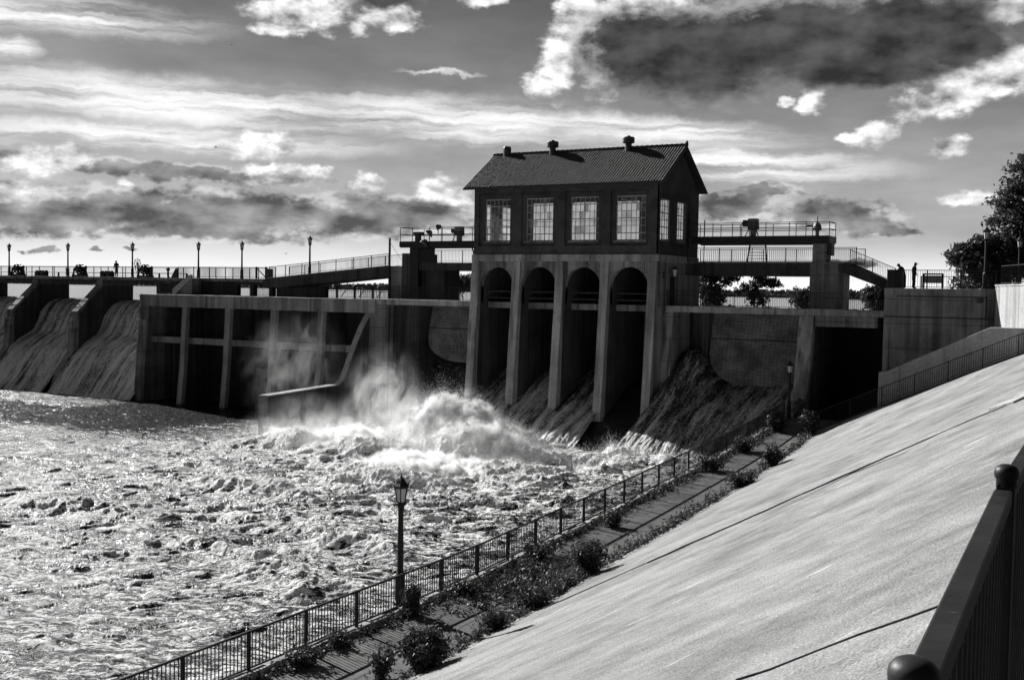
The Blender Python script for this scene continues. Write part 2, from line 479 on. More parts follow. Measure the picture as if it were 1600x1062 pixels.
# falling water: streaked along the flow (flow attribute = across, along)
m, n, b = newmat('falling_water')
p = n.pos()
fo = n.attr('foam')
fa = n.t.nodes.new('ShaderNodeAttribute')
fa.attribute_name = 'flow'
fl = fa.outputs['Vector']
wob = n.vmath('MULTIPLY', n.vmath('SUBTRACT', n.noise(n.map(fl, scale=(1.2, 0.35, 1)), 1.0, 3, 0.5, out=1), (0.5, 0.5, 0.5)), (0.5, 0.3, 0))
fl2 = n.vmath('ADD', fl, wob)
s1 = n.noise(n.map(fl2, scale=(1.5, 0.10, 1)), 1.0, 8, 0.66)
s2 = n.noise(n.map(fl2, scale=(5.5, 0.75, 1)), 1.0, 8, 0.74)
s3 = n.noise(p, 7.0, 6, 0.75)
cov = n.math('ADD', fo, n.math('ADD', n.math('MULTIPLY', n.math('SUBTRACT', s1, 0.5), 3.2), n.math('ADD', n.math('MULTIPLY', n.math('SUBTRACT', s2, 0.5), 2.2), n.math('MULTIPLY', n.math('SUBTRACT', s3, 0.5), 2.4))))
mask = n.ss(cov, -0.15, 1.0)
n.l.new(n.gray(n.mix(mask, 0.03, 0.88)), b.inputs['Base Color'])
n.put(b.inputs['Roughness'], n.mix(mask, 0.25, 0.9))
b.inputs['Specular IOR Level'].default_value = 0.25
bump(n, b, n.math('ADD', s1, n.math('ADD', n.math('MULTIPLY', s2, 0.8), n.math('MULTIPLY', s3, 0.4))), 0.7, 0.10)

# lake
m, n, b = newmat('lake_water')
p = n.pos()
b.inputs['Base Color'].default_value = (0.06, 0.06, 0.06, 1)
b.inputs['Roughness'].default_value = 0.12
bump(n, b, n.noise(n.map(p, scale=(0.5, 1.4, 1)), 1.0, 5, 0.6), 0.12, 0.25)

# spray and mist
m, n, b = newmat('spray_drops')
b.inputs['Base Color'].default_value = (0.9, 0.9, 0.9, 1)
b.inputs['Roughness'].default_value = 0.6


# ------------------------------------------------------------------ mesh builder
class MB:
    def __init__(s):
        s.v, s.f = [], []

    def add(s, vs, fs):
        o = len(s.v)
        s.v += [tuple(q) for q in vs]
        s.f += [tuple(i + o for i in f) for f in fs]
        return s

    def box(s, x0, x1, y0, y1, z0, z1):
        return s.add([(x0, y0, z0), (x1, y0, z0), (x1, y1, z0), (x0, y1, z0), (x0, y0, z1), (x1, y0, z1), (x1, y1, z1), (x0, y1, z1)],
                     [(0, 3, 2, 1), (4, 5, 6, 7), (0, 1, 5, 4), (1, 2, 6, 5), (2, 3, 7, 6), (3, 0, 4, 7)])

    def hexa(s, a, b):
        """a: 4 bottom points, b: 4 top points"""
        return s.add(list(a) + list(b), [(0, 3, 2, 1), (4, 5, 6, 7), (0, 1, 5, 4), (1, 2, 6, 5), (2, 3, 7, 6), (3, 0, 4, 7)])

    def prism_x(s, poly, x0, x1):
        """poly of (y,z) extruded along x"""
        k = len(poly)
        vs = [(x0, y, z) for y, z in poly] + [(x1, y, z) for y, z in poly]
        fs = [tuple(range(k))[::-1], tuple(range(k, 2 * k))] + [(i, (i + 1) % k, k + (i + 1) % k, k + i) for i in range(k)]
        return s.add(vs, fs)

    def prism_y(s, poly, y0, y1):
        k = len(poly)
        vs = [(x, y0, z) for x, z in poly] + [(x, y1, z) for x, z in poly]
        fs = [tuple(range(k)), tuple(range(k, 2 * k))[::-1]] + [(i, (i + 1) % k, k + (i + 1) % k, k + i)[::-1] for i in range(k)]
        return s.add(vs, fs)

    def bar(s, p, q, w, h=None):
        """rectangular bar from p to q, w wide (horizontal), h high"""
        h = h or w
        p, q = Vector(p), Vector(q)
        dr = (q - p).normalized()
        up = Vector((0, 0, 1)) if abs(dr.z) < 0.95 else Vector((1, 0, 0))
        sd = dr.cross(up).normalized()
        u2 = sd.cross(dr).normalized()
        vs = []
        for c in (p, q):
            for a, b_ in ((-1, -1), (1, -1), (1, 1), (-1, 1)):
                vs.append(c + sd * a * w / 2 + u2 * b_ * h / 2)
        return s.add(vs, [(3, 2, 1, 0), (4, 5, 6, 7), (0, 1, 5, 4), (1, 2, 6, 5), (2, 3, 7, 6), (3, 0, 4, 7)])

    def tube(s, pts, r, k=8):
        pts = [Vector(p) for p in pts]
        rs = r if isinstance(r, (list, tuple)) else [r] * len(pts)
        o = len(s.v)
        vs, fs = [], []
        for i, p in enumerate(pts):
            dr = (pts[min(i + 1, len(pts) - 1)] - pts[max(i - 1, 0)]).normalized()
            up = Vector((0, 0, 1)) if abs(dr.z) < 0.9 else Vector((1, 0, 0))
            a = dr.cross(up).normalized()
            b_ = a.cross(dr).normalized()
            for j in range(k):
                t = 2 * math.pi * j / k
                vs.append(p + (a * math.cos(t) + b_ * math.sin(t)) * rs[i])
        for i in range(len(pts) - 1):
            for j in range(k):
                fs.append((i * k + j, (i + 1) * k + j, (i + 1) * k + (j + 1) % k, i * k + (j + 1) % k))
        fs.append(tuple(range(k)))
        fs.append(tuple((len(pts) - 1) * k + j for j in range(k))[::-1])
        return s.add(vs, fs)

    def lathe(s, c, prof, k=16, axis='z'):
        vs, fs = [], []
        for r, h in prof:
            for j in range(k):
                t = 2 * math.pi * j / k
                a, b_ = r * math.cos(t), r * math.sin(t)
                if axis == 'z':
                    vs.append((c[0] + a, c[1] + b_, c[2] + h))
                elif axis == 'y':
                    vs.append((c[0] + a, c[1] + h, c[2] + b_))
                else:
                    vs.append((c[0] + h, c[1] + a, c[2] + b_))
        for i in range(len(prof) - 1):
            for j in range(k):
                fs.append((i * k + j, i * k + (j + 1) % k, (i + 1) * k + (j + 1) % k, (i + 1) * k + j))
        fs.append(tuple(range(k))[::-1])
        fs.append(tuple((len(prof) - 1) * k + j for j in range(k)))
        return s.add(vs, fs)

    def torus(s, c, R, r, axis='y', K=24, k=6):
        vs, fs = [], []
        for i in range(K):
            t = 2 * math.pi * i / K
            for j in range(k):
                u = 2 * math.pi * j / k
                rr, h = R + r * math.cos(u), r * math.sin(u)
                a, b_ = rr * math.cos(t), rr * math.sin(t)
                vs.append((c[0] + a, c[1] + h, c[2] + b_) if axis == 'y' else (c[0] + h, c[1] + a, c[2] + b_))
        for i in range(K):
            for j in range(k):
                fs.append((i * k + j, ((i + 1) % K) * k + j, ((i + 1) % K) * k + (j + 1) % k, i * k + (j + 1) % k))
        return s.add(vs, fs)

    def build(s, name, mat, parent=None, loc=(0, 0, 0), smooth=False, bevel=0.0):
        o0 = ORIG.get(parent.name, (0, 0, 0)) if parent else loc
        me = bpy.data.meshes.new(name)
        me.from_pydata([(x - o0[0], y - o0[1], z - o0[2]) for x, y, z in s.v], [], s.f)
        me.materials.append(MATS[mat] if isinstance(mat, str) else mat)
        bm = bmesh.new()
        bm.from_mesh(me)
        bmesh.ops.recalc_face_normals(bm, faces=bm.faces)
        bm.to_mesh(me)
        bm.free()
        if smooth:
            me.polygons.foreach_set('use_smooth', [True] * len(me.polygons))
        o = bpy.data.objects.new(name, me)
        C.objects.link(o)
        if parent:
            o.parent = parent
        else:
            o.location = loc
        ORIG[o.name] = tuple(o0)
        if bevel:
            md = o.modifiers.new('bevel', 'BEVEL')
            md.width = bevel
            md.segments = 2
            md.limit_method = 'ANGLE'
        return o


ORIG = {}


def tag(o, label, cat, group=None):
    o['label'] = label
    o['category'] = cat
    if group:
        o['group'] = group
    return o


def thing(name, label, cat, loc=(0, 0, 0), group=None):
    o = bpy.data.objects.new(name, None)
    o.empty_display_size = 0.3
    o.location = loc
    C.objects.link(o)
    ORIG[o.name] = tuple(loc)
    return tag(o, label, cat, group)


def struct(o):
    o['kind'] = 'structure'
    return o


def stuff(o, label, cat):
    o['kind'] = 'stuff'
    return tag(o, label, cat)


def copy_tree(o, parent=None):
    c = o.copy()
    C.objects.link(c)
    ORIG[c.name] = ORIG.get(o.name, (0, 0, 0))
    if parent:
        c.parent = parent
    for ch in list(o.children):
        copy_tree(ch, c)
    return c


def dup(o, loc, label, rotz=0.0, scale=1.0):
    c = copy_tree(o)
    c.location = loc
    c.rotation_euler = (0, 0, rotz)
    c.scale = (scale,) * 3
    c['label'] = label
    return c


# numpy gradient noise ------------------------------------------------
_rng = np.random.RandomState(3)
_perm = _rng.permutation(512)
_perm = np.concatenate([_perm, _perm, _perm])
_grad = _rng.uniform(0, 2 * np.pi, 512)


def pnoise(x, y, seed=0):
    x = x + seed * 37.17
    y = y + seed * 11.71
    xi, yi = np.floor(x).astype(int), np.floor(y).astype(int)
    xf, yf = x - xi, y - yi
    u = xf * xf * xf * (xf * (xf * 6 - 15) + 10)
    v = yf * yf * yf * (yf * (yf * 6 - 15) + 10)

    def g(ix, iy, fx, fy):
        a = _grad[_perm[(ix & 511) + _perm[iy & 511]] & 511]
        return np.cos(a) * fx + np.sin(a) * fy
    a = g(xi, yi, xf, yf)
    b_ = g(xi + 1, yi, xf - 1, yf)
    c = g(xi, yi + 1, xf, yf - 1)
    e = g(xi + 1, yi + 1, xf - 1, yf - 1)
    return (a + u * (b_ - a)) + v * ((c + u * (e - c)) - (a + u * (b_ - a)))


def fbm(x, y, octv=5, gain=0.5, lac=2.03, seed=0, billow=False):
    s_, a, t = 0.0, 1.0, 0.0
    for i in range(octv):
        q = pnoise(x, y, seed + i)
        s_ = s_ + a * (np.abs(q) * 2 - 0.5 if billow else q)
        t += a
        a *= gain
        x, y = x * lac + 1.7, y * lac + 9.2
    return s_ / t


def sstep(a, b_, v):
    t = np.clip((v - a) / (b_ - a), 0, 1)
    return t * t * (3 - 2 * t)


def grid_obj(name, X, Y, Z, mat, foam=None, parent=None, flow=None):
    """numpy 2-D arrays -> one smooth mesh"""
    r, c = X.shape
    me = bpy.data.meshes.new(name)
    co_ = np.stack([X, Y, Z], -1).reshape(-1, 3)
    idx = np.arange(r * c).reshape(r, c)
    q = np.stack([idx[:-1, :-1], idx[:-1, 1:], idx[1:, 1:], idx[1:, :-1]], -1).reshape(-1, 4)
    me.vertices.add(len(co_))
    me.vertices.foreach_set('co', co_.ravel())
    me.loops.add(q.size)
    me.loops.foreach_set('vertex_index', q.ravel().astype(np.int32))
    me.polygons.add(len(q))
    me.polygons.foreach_set('loop_start', np.arange(0, q.size, 4, dtype=np.int32))
    me.polygons.foreach_set('use_smooth', np.ones(len(q), bool))
    me.update(calc_edges=True)
    if foam is not None:
        a = me.attributes.new('foam', 'FLOAT', 'POINT')
        a.data.foreach_set('value', foam.ravel().astype(np.float32))
    if flow is not None:
        a = me.attributes.new('flow', 'FLOAT_VECTOR', 'POINT')
        a.data.foreach_set('vector', np.stack([flow[0], flow[1], 0 * flow[0]], -1).ravel().astype(np.float32))
    me.materials.append(MATS[mat])
    o = bpy.data.objects.new(name, me)
    C.objects.link(o)
    if parent:
        o.parent = parent
    return o


def quads_obj(name, centers, normals, size, mat, parent=None, aspect=2.0, loc=(0, 0, 0), rng=None):
    """many small leaf faces (rhombi) from numpy arrays"""
    rng = rng or np.random.RandomState(1)
    nrm = normals / np.maximum(np.linalg.norm(normals, axis=1, keepdims=True), 1e-6)
    t = np.cross(nrm, rng.normal(size=nrm.shape))
    t /= np.maximum(np.linalg.norm(t, axis=1, keepdims=True), 1e-6)
    b_ = np.cross(nrm, t)
    s_ = (size * rng.uniform(0.6, 1.3, len(centers)))[:, None]
    v = np.stack([centers - t * s_ * aspect / 2, centers - b_ * s_ / 2, centers + t * s_ * aspect / 2, centers + b_ * s_ / 2], 1).reshape(-1, 3)
    v = v - np.array(loc)
    me = bpy.data.meshes.new(name)
    nq = len(centers)
    me.vertices.add(len(v))
    me.vertices.foreach_set('co', v.ravel())
    me.loops.add(nq * 4)
    me.loops.foreach_set('vertex_index', np.arange(nq * 4, dtype=np.int32))
    me.polygons.add(nq)
    me.polygons.foreach_set('loop_start', np.arange(0, nq * 4, 4, dtype=np.int32))
    me.update(calc_edges=True)
    me.materials.append(MATS[mat])
    o = bpy.data.objects.new(name, me)
    C.objects.link(o)
    if parent:
        o.parent = parent
    else:
        o.location = loc
    return o


# ================================================================== SETTING
def lerp_tab(tab, y):
    return float(np.interp(y, [a for a, _ in tab], [b_ for _, b_ in tab]))


TOE = [(-30, -14.6), (10, -14.6), (21, -14.75), (25, -14.9), (31, -15.1), (40, -15.35), (51, -15.7), (60, -16.1), (66, -16.6)]
PZ = [(-30, 2.0), (10, 2.0), (28, 2.06), (36, 2.25), (42, 2.38), (50, 2.6), (60, 2.95), (66, 3.3), (72, 3.6)]


def toe_x(y): return lerp_tab(TOE, y)
def path_z(y): return lerp_tab(PZ, y)
def fence_x(y): return -18.15 - 0.035 * max(0.0, y - 30)
def slope_z(x, y): return path_z(y) + 0.46 * (x - toe_x(y))


# river bed and land sheets
struct(MB().box(-400, 60, -120, 86, -4.5, -4.0).build('river_bed', 'earth'))
mb = MB()
mb.box(-0.1, 600, -120, 61, 8.0, 9.55)
struct(mb.build('ground', 'earth'))
mb = MB()
mb.box(-47.5, 320, 84.6, 104, 7.0, 9.95)
struct(mb.build('island_ground', 'earth'))
mb = MB()
mb.box(2.5, 320, 60, 84.6, 7.0, 11.9)
struct(mb.build('terrace_ground', 'earth'))
# lake
struct(MB().box(-9000, 9000, 84.5, 9000, -4.2, 9.62).build('lake', 'lake_water'))
# far wooded shore
rng = np.random.RandomState(5)
Nq = 9000
xs = rng.uniform(-1900, 900, Nq)
hh = 3.4 + 2.2 * fbm(xs / 60, xs * 0 + 3, 4) * 2
ctr = np.stack([xs, 900 + rng.uniform(0, 60, Nq), 9.6 + np.abs(hh) * 1.6 * rng.uniform(0.0, 1, Nq) ** 0.7], 1)
o = quads_obj('distant_treeline', ctr, np.stack([rng.normal(0, .4, Nq), -np.ones(Nq), rng.normal(0, .4, Nq)], 1), 4.0, 'leaf_far', aspect=1.3, rng=rng)
stuff(o, 'low dark line of trees along the far shore of the lake', 'treeline')
struct(MB().box(-6000, 4000, 905, 1100, 8, 10.6).build('far_shore', 'earth'))

# paved slope
ys = np.concatenate([np.linspace(-12, 20, 60), np.linspace(20.4, 66, 150)])
ts = np.linspace(0, 1, 90)
X = np.zeros((len(ys), len(ts)))
Y = np.zeros_like(X)
Z = np.zeros_like(X)
for i, y in enumerate(ys):
    x0 = toe_x(y)
    x1 = -0.35 + (1.2 if y > 30 else 0)
    X[i] = x0 + (x1 - x0) * ts
    Y[i] = y
    Z[i] = path_z(y) + 0.46 * (X[i] - x0)
Z += fbm(X * 0.6, Y * 0.25, 3, seed=40) * 0.05
struct(grid_obj('paved_slope', X, Y, Z, 'slope_concrete'))
# its foot: ragged lower edge in pale concrete
mb = MB()
for i in range(len(ys) - 1):
    if ys[i] < 8:
        continue
    xa, xb = toe_x(ys[i]), toe_x(ys[i + 1])
    mb.hexa([(xa - .12, ys[i], path_z(ys[i]) - .3), (xa + .1, ys[i], path_z(ys[i]) - .3), (xb + .1, ys[i + 1], path_z(ys[i + 1]) - .3), (xb - .12, ys[i + 1], path_z(ys[i + 1]) - .3)],
            [(xa - .05, ys[i], path_z(ys[i]) + .012), (xa + .1, ys[i], path_z(ys[i]) + .05), (xb + .1, ys[i + 1], path_z(ys[i + 1]) + .05), (xb - .05, ys[i + 1], path_z(ys[i + 1]) + .012)])
struct(mb.build('slope_footing', 'concrete_light'))


def on_slope(pts, wdt, hgt, name, mat, jitter=0.0):
    mb = MB()
    prev = None
    rr = random.Random(name)
    P3 = []
    for k in range(len(pts) - 1):
        (xa, ya), (xb, yb) = pts[k], pts[k + 1]
        ns = max(1, int(math.hypot(xb - xa, yb - ya) / 0.35))
        for j in range(ns):
            t = j / ns
            P3.append((xa + (xb - xa) * t, ya + (yb - ya) * t))
    P3.append(pts[-1])
    for k, (x, y) in enumerate(P3):
        d0 = Vector((P3[min(k + 1, len(P3) - 1)][0] - P3[max(k - 1, 0)][0], P3[min(k + 1, len(P3) - 1)][1] - P3[max(k - 1, 0)][1]))
        d0.normalize()
        nx, ny = -d0.y, d0.x
        jt = rr.uniform(-1, 1) * jitter
        ww = wdt * (1 + rr.uniform(-.5, .5) * (1 if jitter else 0))
        x, y = x + nx * jt, y + ny * jt
        cur = [(x - nx * ww / 2, y - ny * ww / 2), (x + nx * ww / 2, y + ny * ww / 2)]
        if prev:
            q = [prev[0], prev[1], cur[1], cur[0]]
            mb.hexa([(a, b_, slope_z(a, b_) - .05) for a, b_ in q], [(a, b_, slope_z(a, b_) + hgt) for a, b_ in q])
        prev = cur
    return mb.build(name, mat)


# joints in the slope
JOINT1 = [(-14.59, 27.51), (-12.71, 30.09), (-10.66, 32.96), (-8.44, 36.27), (-5.72, 40.05), (-4.09, 41.74)]
JOINT2 = [(-6.4, 37.08), (-8.0, 36.21), (-9.04, 33.26)]
JOINT3 = [(-3.83, 11.91), (-3.48, 11.96), (-3.04, 12.27), (-2.62, 12.5), (-2.16, 12.72), (-1.82, 12.88), (-1.64, 12.94)]
struct(on_slope(JOINT1, 0.13, 0.022, 'slope_joint', 'concrete_dark', 0.012))
struct(on_slope([(x + .12, y + .1) for x, y in JOINT1[1:]], 0.16, 0.05, 'slope_lip', 'concrete_light', 0.01))
struct(on_slope(JOINT2, 0.02, 0.016, 'slope_crack', 'concrete_dark', 0.02))
struct(on_slope(JOINT3, 0.02, 0.012, 'slope_crack', 'concrete_dark', 0.03))
wx, wy = JOINT1[-1]
struct(on_slope([(wx - .1, wy), (wx + 1.6, wy + 2.6), (wx + 3.0, wy + 5.0)], 1.0, 0.09, 'slope_apron', 'concrete_light'))

# path, kerb under the fence and quay wall
mb, kb, qb = MB(), MB(), MB()
yy = np.linspace(8, 70, 90)
for a, c in zip(yy[:-1], yy[1:]):
    fa, fc, ta, tc, za, zc = fence_x(a), fence_x(c), toe_x(a), toe_x(c), path_z(a), path_z(c)
    mb.hexa([(fa + .2, a, za - .4), (ta + .3, a, za - .4), (tc + .3, c, zc - .4), (fc + .2, c, zc - .4)],
            [(fa + .2, a, za), (ta + .3, a, za), (tc + .3, c, zc), (fc + .2, c, zc)])
    h = .14 + .03 * math.sin(a * 2.1)
    kb.hexa([(fa - .22, a, za - .4), (fa + .2, a, za - .4), (fc + .2, c, zc - .4), (fc - .22, c, zc - .4)],
            [(fa - .22, a, za + h), (fa + .2, a, za + h), (fc + .2, c, zc + h), (fc - .22, c, zc + h)])
    qb.hexa([(fa - .3, a, -3), (fa + .15, a, -3), (fc + .15, c, -3), (fc - .3, c, -3)],
            [(fa - .3, a, za - .4), (fa + .15, a, za - .4), (fc + .15, c, zc - .4), (fc - .3, c, zc - .4)])
struct(mb.build('path', 'path_paving'))
struct(kb.build('kerb', 'concrete_light'))
tag(qb.build('quay_wall', 'concrete_dam'), 'concrete retaining wall below the riverside path dropping into the white water', 'quay wall')

# ------------------------------------------------------------------ river: churning tailwater
def river():
    rows = []
    y = 12.0
    while y < 84.5:
        rows.append(y)
        y += 0.0018 * (y + 8)
    ys = np.array(rows)
    nc = 980
    t = np.linspace(0, 1, nc)
    x1 = np.array([fence_x(q) - 0.1 for q in ys])
    x0 = np.minimum(-1.45 * ys - 14, -40)
    X = x0[:, None] + (x1 - x0)[:, None] * t[None, :] ** 0.85
    Y = np.repeat(ys[:, None], nc, 1)
    # how rough is the water here?
    calm = sstep(0, 1, np.clip(((-58 - X) / 10), 0, 1)) * sstep(53, 60, Y + fbm(X / 7, Y / 7, 3) * 6)
    core = np.exp(-(((X + 38) / 11) ** 2 + ((Y - 56) / 12) ** 2))       # boiling heart below the powerhouse
    rough = (0.35 + 0.75 * np.exp(-(((X + 36) / 22) ** 2 + ((Y - 50) / 22) ** 2))) * (1 - 0.9 * calm)
    wx_ = X + 1.1 * fbm(X / 3.1, Y / 3.1, 3, seed=21) * 2
    wy_ = Y + 1.1 * fbm(X / 3.1 + 9, Y / 3.1, 3, seed=25) * 2
    swell = fbm(wx_ / 7.5, wy_ / 4.2, 3, seed=1) * 1.5
    ca, sa = math.cos(rad(25)), math.sin(rad(25))
    ru, rv = wx_ * ca + wy_ * sa, -wx_ * sa + wy_ * ca

    def ridged(u, v, seed, octv, gain=.55):
        t_, a_, k_ = 0, 1, 0
        for i_ in range(octv):
            t_ = t_ + a_ * (1 - 3.0 * np.abs(pnoise(u, v, seed + i_)))
            k_ += a_
            a_ *= gain
            u, v = u * 1.97 + 3.1, v * 2.07 + 1.3
        return t_ / k_
    ridge = np.clip(ridged(ru / 4.2, rv / 2.2, 6, 2), -.4, 1)
    crest = ridged(ru / 2.4, rv / 0.8, 80, 4, .55)
    lumps = fbm(wx_ / 1.1, wy_ / 0.8, 6, gain=0.62, seed=11, billow=True)
    tiny = fbm(wx_ / 0.32, wy_ / 0.26, 3, gain=0.6, seed=31)
    Z = rough * (0.48 * swell + 0.30 * ridge + 0.21 * crest + (0.08 + 0.16 * core) * lumps + 0.08 * tiny)
    Z = Z + 0.10 * calm * ridged(ru / 1.5, rv / .5, 91, 4)

    def hump(cx, cy, ax, ay, h, rot, p=1.0):
        c, s_ = math.cos(rot), math.sin(rot)
        wu = (X - cx + fbm(X / 2.2, Y / 2.2, 4, seed=51) * 2.2)
        wv_ = (Y - cy + fbm(X / 2.2 + 5, Y / 2.2, 4, seed=55) * 2.2)
        u, v = (wu * c + wv_ * s_) / ax, (-wu * s_ + wv_ * c) / ay
        return h * np.exp(-(u * u + v * v) ** p)
    boil = 1 + 0.36 * fbm(X / 0.8, Y / 0.8, 6, gain=0.66, seed=61, billow=True)
    H = hump(-41.2, 64.4, 4.4, 2.0, 3.3, 0.25) + hump(-36.8, 60.2, 4.4, 1.6, 2.5, 0.15) + hump(-44.5, 58.0, 3.0, 1.6, 1.0, 0.4) \
        + hump(-32.6, 56.5, 3.6, 1.5, 0.9, 0.0) + hump(-51, 59.5, 3.6, 1.5, 1.2, 0.3) + hump(-36, 49.5, 4.0, 1.3, 1.1, 0.2) + hump(-41, 45, 4.5, 1.2, 0.8, -.2)\
        + hump(-30, 38, 4.5, 0.9, 0.6, -0.1) + hump(-31.5, 33.6, 5, 0.7, 0.5, -0.15) + hump(-27.3, 31.5, 3.5, 0.8, 0.5, -.1) + hump(-46, 36, 3, .8, .6, .3) + hump(-30, 62.5, 3.5, 2.0, 0.7, 0.0) + hump(-25.0, 64.6, 4.6, 1.2, 0.95, 0.0) + hump(-29.2, 65.5, 1.6, 1.5, 0.8, 0.0) + hump(-38.5, 67.2, 4.5, 1.0, 0.8, 0.0)
    Z = Z + H * boil
    Z += 0.12 * core * tiny
    foam = 0.40 + 0.34 * fbm(wx_ / 9, wy_ / 5, 4, seed=71) * 2 + 0.55 * core + 0.10 * lumps + 0.16 * crest + 0.1 * ridge - 1.3 * calm
    left_foot = np.exp(-((Y - 71 + 0.04 * (X + 95)) / 3.2) ** 2) * sstep(-80, -90, X)
    foam = foam + 1.2 * left_foot - 0.18 * sstep(-58, -75, X)
    foam = np.clip(foam + 0.5 * np.clip(H, 0, 1), -1.2, 1.5)
    return struct(grid_obj('river_water', X, Y, Z, 'white_water', foam)), X, Y, Z, H


RIV, RX, RY, RZ, RH = river()


# falling water sheets: profile of (y, z), spread along x
def falls(name, prof, xa, xb, seed, foam0=0.35, amp=0.35, nx=220, ns=260, edge=None, spread=0.0, foamk=0.5):
    prof = np.array(prof, float)
    seg = np.concatenate([[0], np.cumsum(np.hypot(np.diff(prof[:, 0]), np.diff(prof[:, 1])))])
    s_ = np.linspace(0, seg[-1], ns)
    py_, pz_ = np.interp(s_, seg, prof[:, 0]), np.interp(s_, seg, prof[:, 1])
    for _ in range(14):
        py_[1:-1] = (py_[:-2] + py_[1:-1] * 2 + py_[2:]) / 4
        pz_[1:-1] = (pz_[:-2] + pz_[1:-1] * 2 + pz_[2:]) / 4
    ty, tz = np.gradient(py_), np.gradient(pz_)
    ln = np.hypot(ty, tz)
    ny_, nz_ = tz / ln, -ty / ln
    u = np.linspace(0, 1, nx)
    X = xa + (xb - xa) * u[None, :] + 0 * s_[:, None]
    sn = (s_ / seg[-1])[:, None]
    X = X + (u[None, :] - 0.5) * 2 * spread * sn ** 2
    S = s_[:, None] + 0 * X
    st = fbm(X / 0.8 + 0.3 * pnoise(X / 1.5, S / 3, seed), S / 6.0, 5, gain=0.6, seed=seed)
    lp = fbm(X / 0.7, S / 0.9, 5, gain=0.62, seed=seed + 7, billow=True)
    a = amp * (0.2 + 0.55 * sn)
    dsp = a * (1.5 * st + 0.35 * lp)
    Yg = py_[:, None] + ny_[:, None] * -dsp * -1 * 0 + (-np.abs(ny_))[:, None] * dsp
    Zg = pz_[:, None] + np.abs(nz_)[:, None] * dsp
    if edge is not None:
        Zg = Zg + edge(u[None, :] + 0 * S, sn + 0 * X)
    foam = foam0 + foamk * sn + 0.2 * lp + 0.7 * st
    return struct(grid_obj(name, X, Yg, Zg, 'falling_water', np.clip(foam, -.4, 1.3), flow=(X, S)))


SPILL = [(84.8, 9.58), (83.0, 9.5), (81.9, 9.05), (81.0, 8.0), (80.5, 6.8), (79.9, 5.9), (78.6, 5.25), (77.2, 4.3), (75.8, 2.6), (74.6, 1.0), (73.4, -0.3)]
falls('spillway_falls', SPILL, -96.9, -84.75, 101, 0.48, 0.45, foamk=.22)
falls('spillway_falls', SPILL, -107.5, -97.95, 111, 0.48, 0.45, foamk=.22)
falls('spillway_falls', SPILL, -118.6, -108.55, 121, 0.48, 0.45, foamk=.22)
falls('spillway_falls', SPILL, -129.2, -119.2, 131, 0.48, 0.45, foamk=.22, nx=140)
BAY = [(82.5, 5.3), (80.5, 5.4), (78.8, 5.2), (77.4, 4.7), (75.6, 3.9), (73.4, 2.9), (71.2, 2.0), (69.0, 1.0), (66.5, -0.3)]
falls('sluice_falls', BAY, -45.3, -42.1, 141, 0.12, 0.42, spread=0.9, foamk=.45)
falls('sluice_falls', BAY, -41.6, -38.4, 151, 0.12, 0.42, spread=0.9, foamk=.45)
falls('sluice_falls', BAY, -37.9, -34.65, 161, 0.16, 0.44, spread=0.9, foamk=.45)
RG = [(78.6, 5.2), (77.6, 5.1), (75.6, 4.6), (73.2, 3.9), (70.6, 3.0), (68.0, 1.9), (65.5, 0.8), (63.0, -0.4)]
falls('gate_falls', RG, -29.9, -19.6, 171, 0.02, 0.36, nx=420, foamk=.42, spread=0.0,
      edge=lambda u, s: 2.3 * np.exp(-((u - 0.10) / 0.12) ** 2) * np.exp(-((s - 0.10) / 0.22) ** 2) + 0.5 * np.exp(-((u - 0.93) / 0.1) ** 2) * (1 - s) - 0.35 * np.exp(-((u - .55) / .2) ** 2) * (1 - s))
# weirs under the water
mb = MB()
mb.prism_x([(86, 9.35), (83.0, 9.25), (82.4, 8.6), (81.6, 7.2), (80.9, 5.4), (79.2, 4.4), (77.8, 3.2), (76.4, 1.4), (75.0, -0.7), (74.5, -4), (86, -4)], -132, -84.8)
tag(mb.build('spillway_weir', 'concrete_wet'), 'curved concrete weir under the falling water at the far left', 'weir')
mb = MB()
mb.prism_x([(84, 4.7), (80.5, 4.9), (77.4, 4.1), (73.4, 2.2), (69.0, 0.3), (65.5, -1.2), (65, -4), (84, -4)], -45.9, -19.0)
tag(mb.build('sluice_apron', 'concrete_wet'), 'dark wet sloping apron below the powerhouse arches and right gate', 'apron')
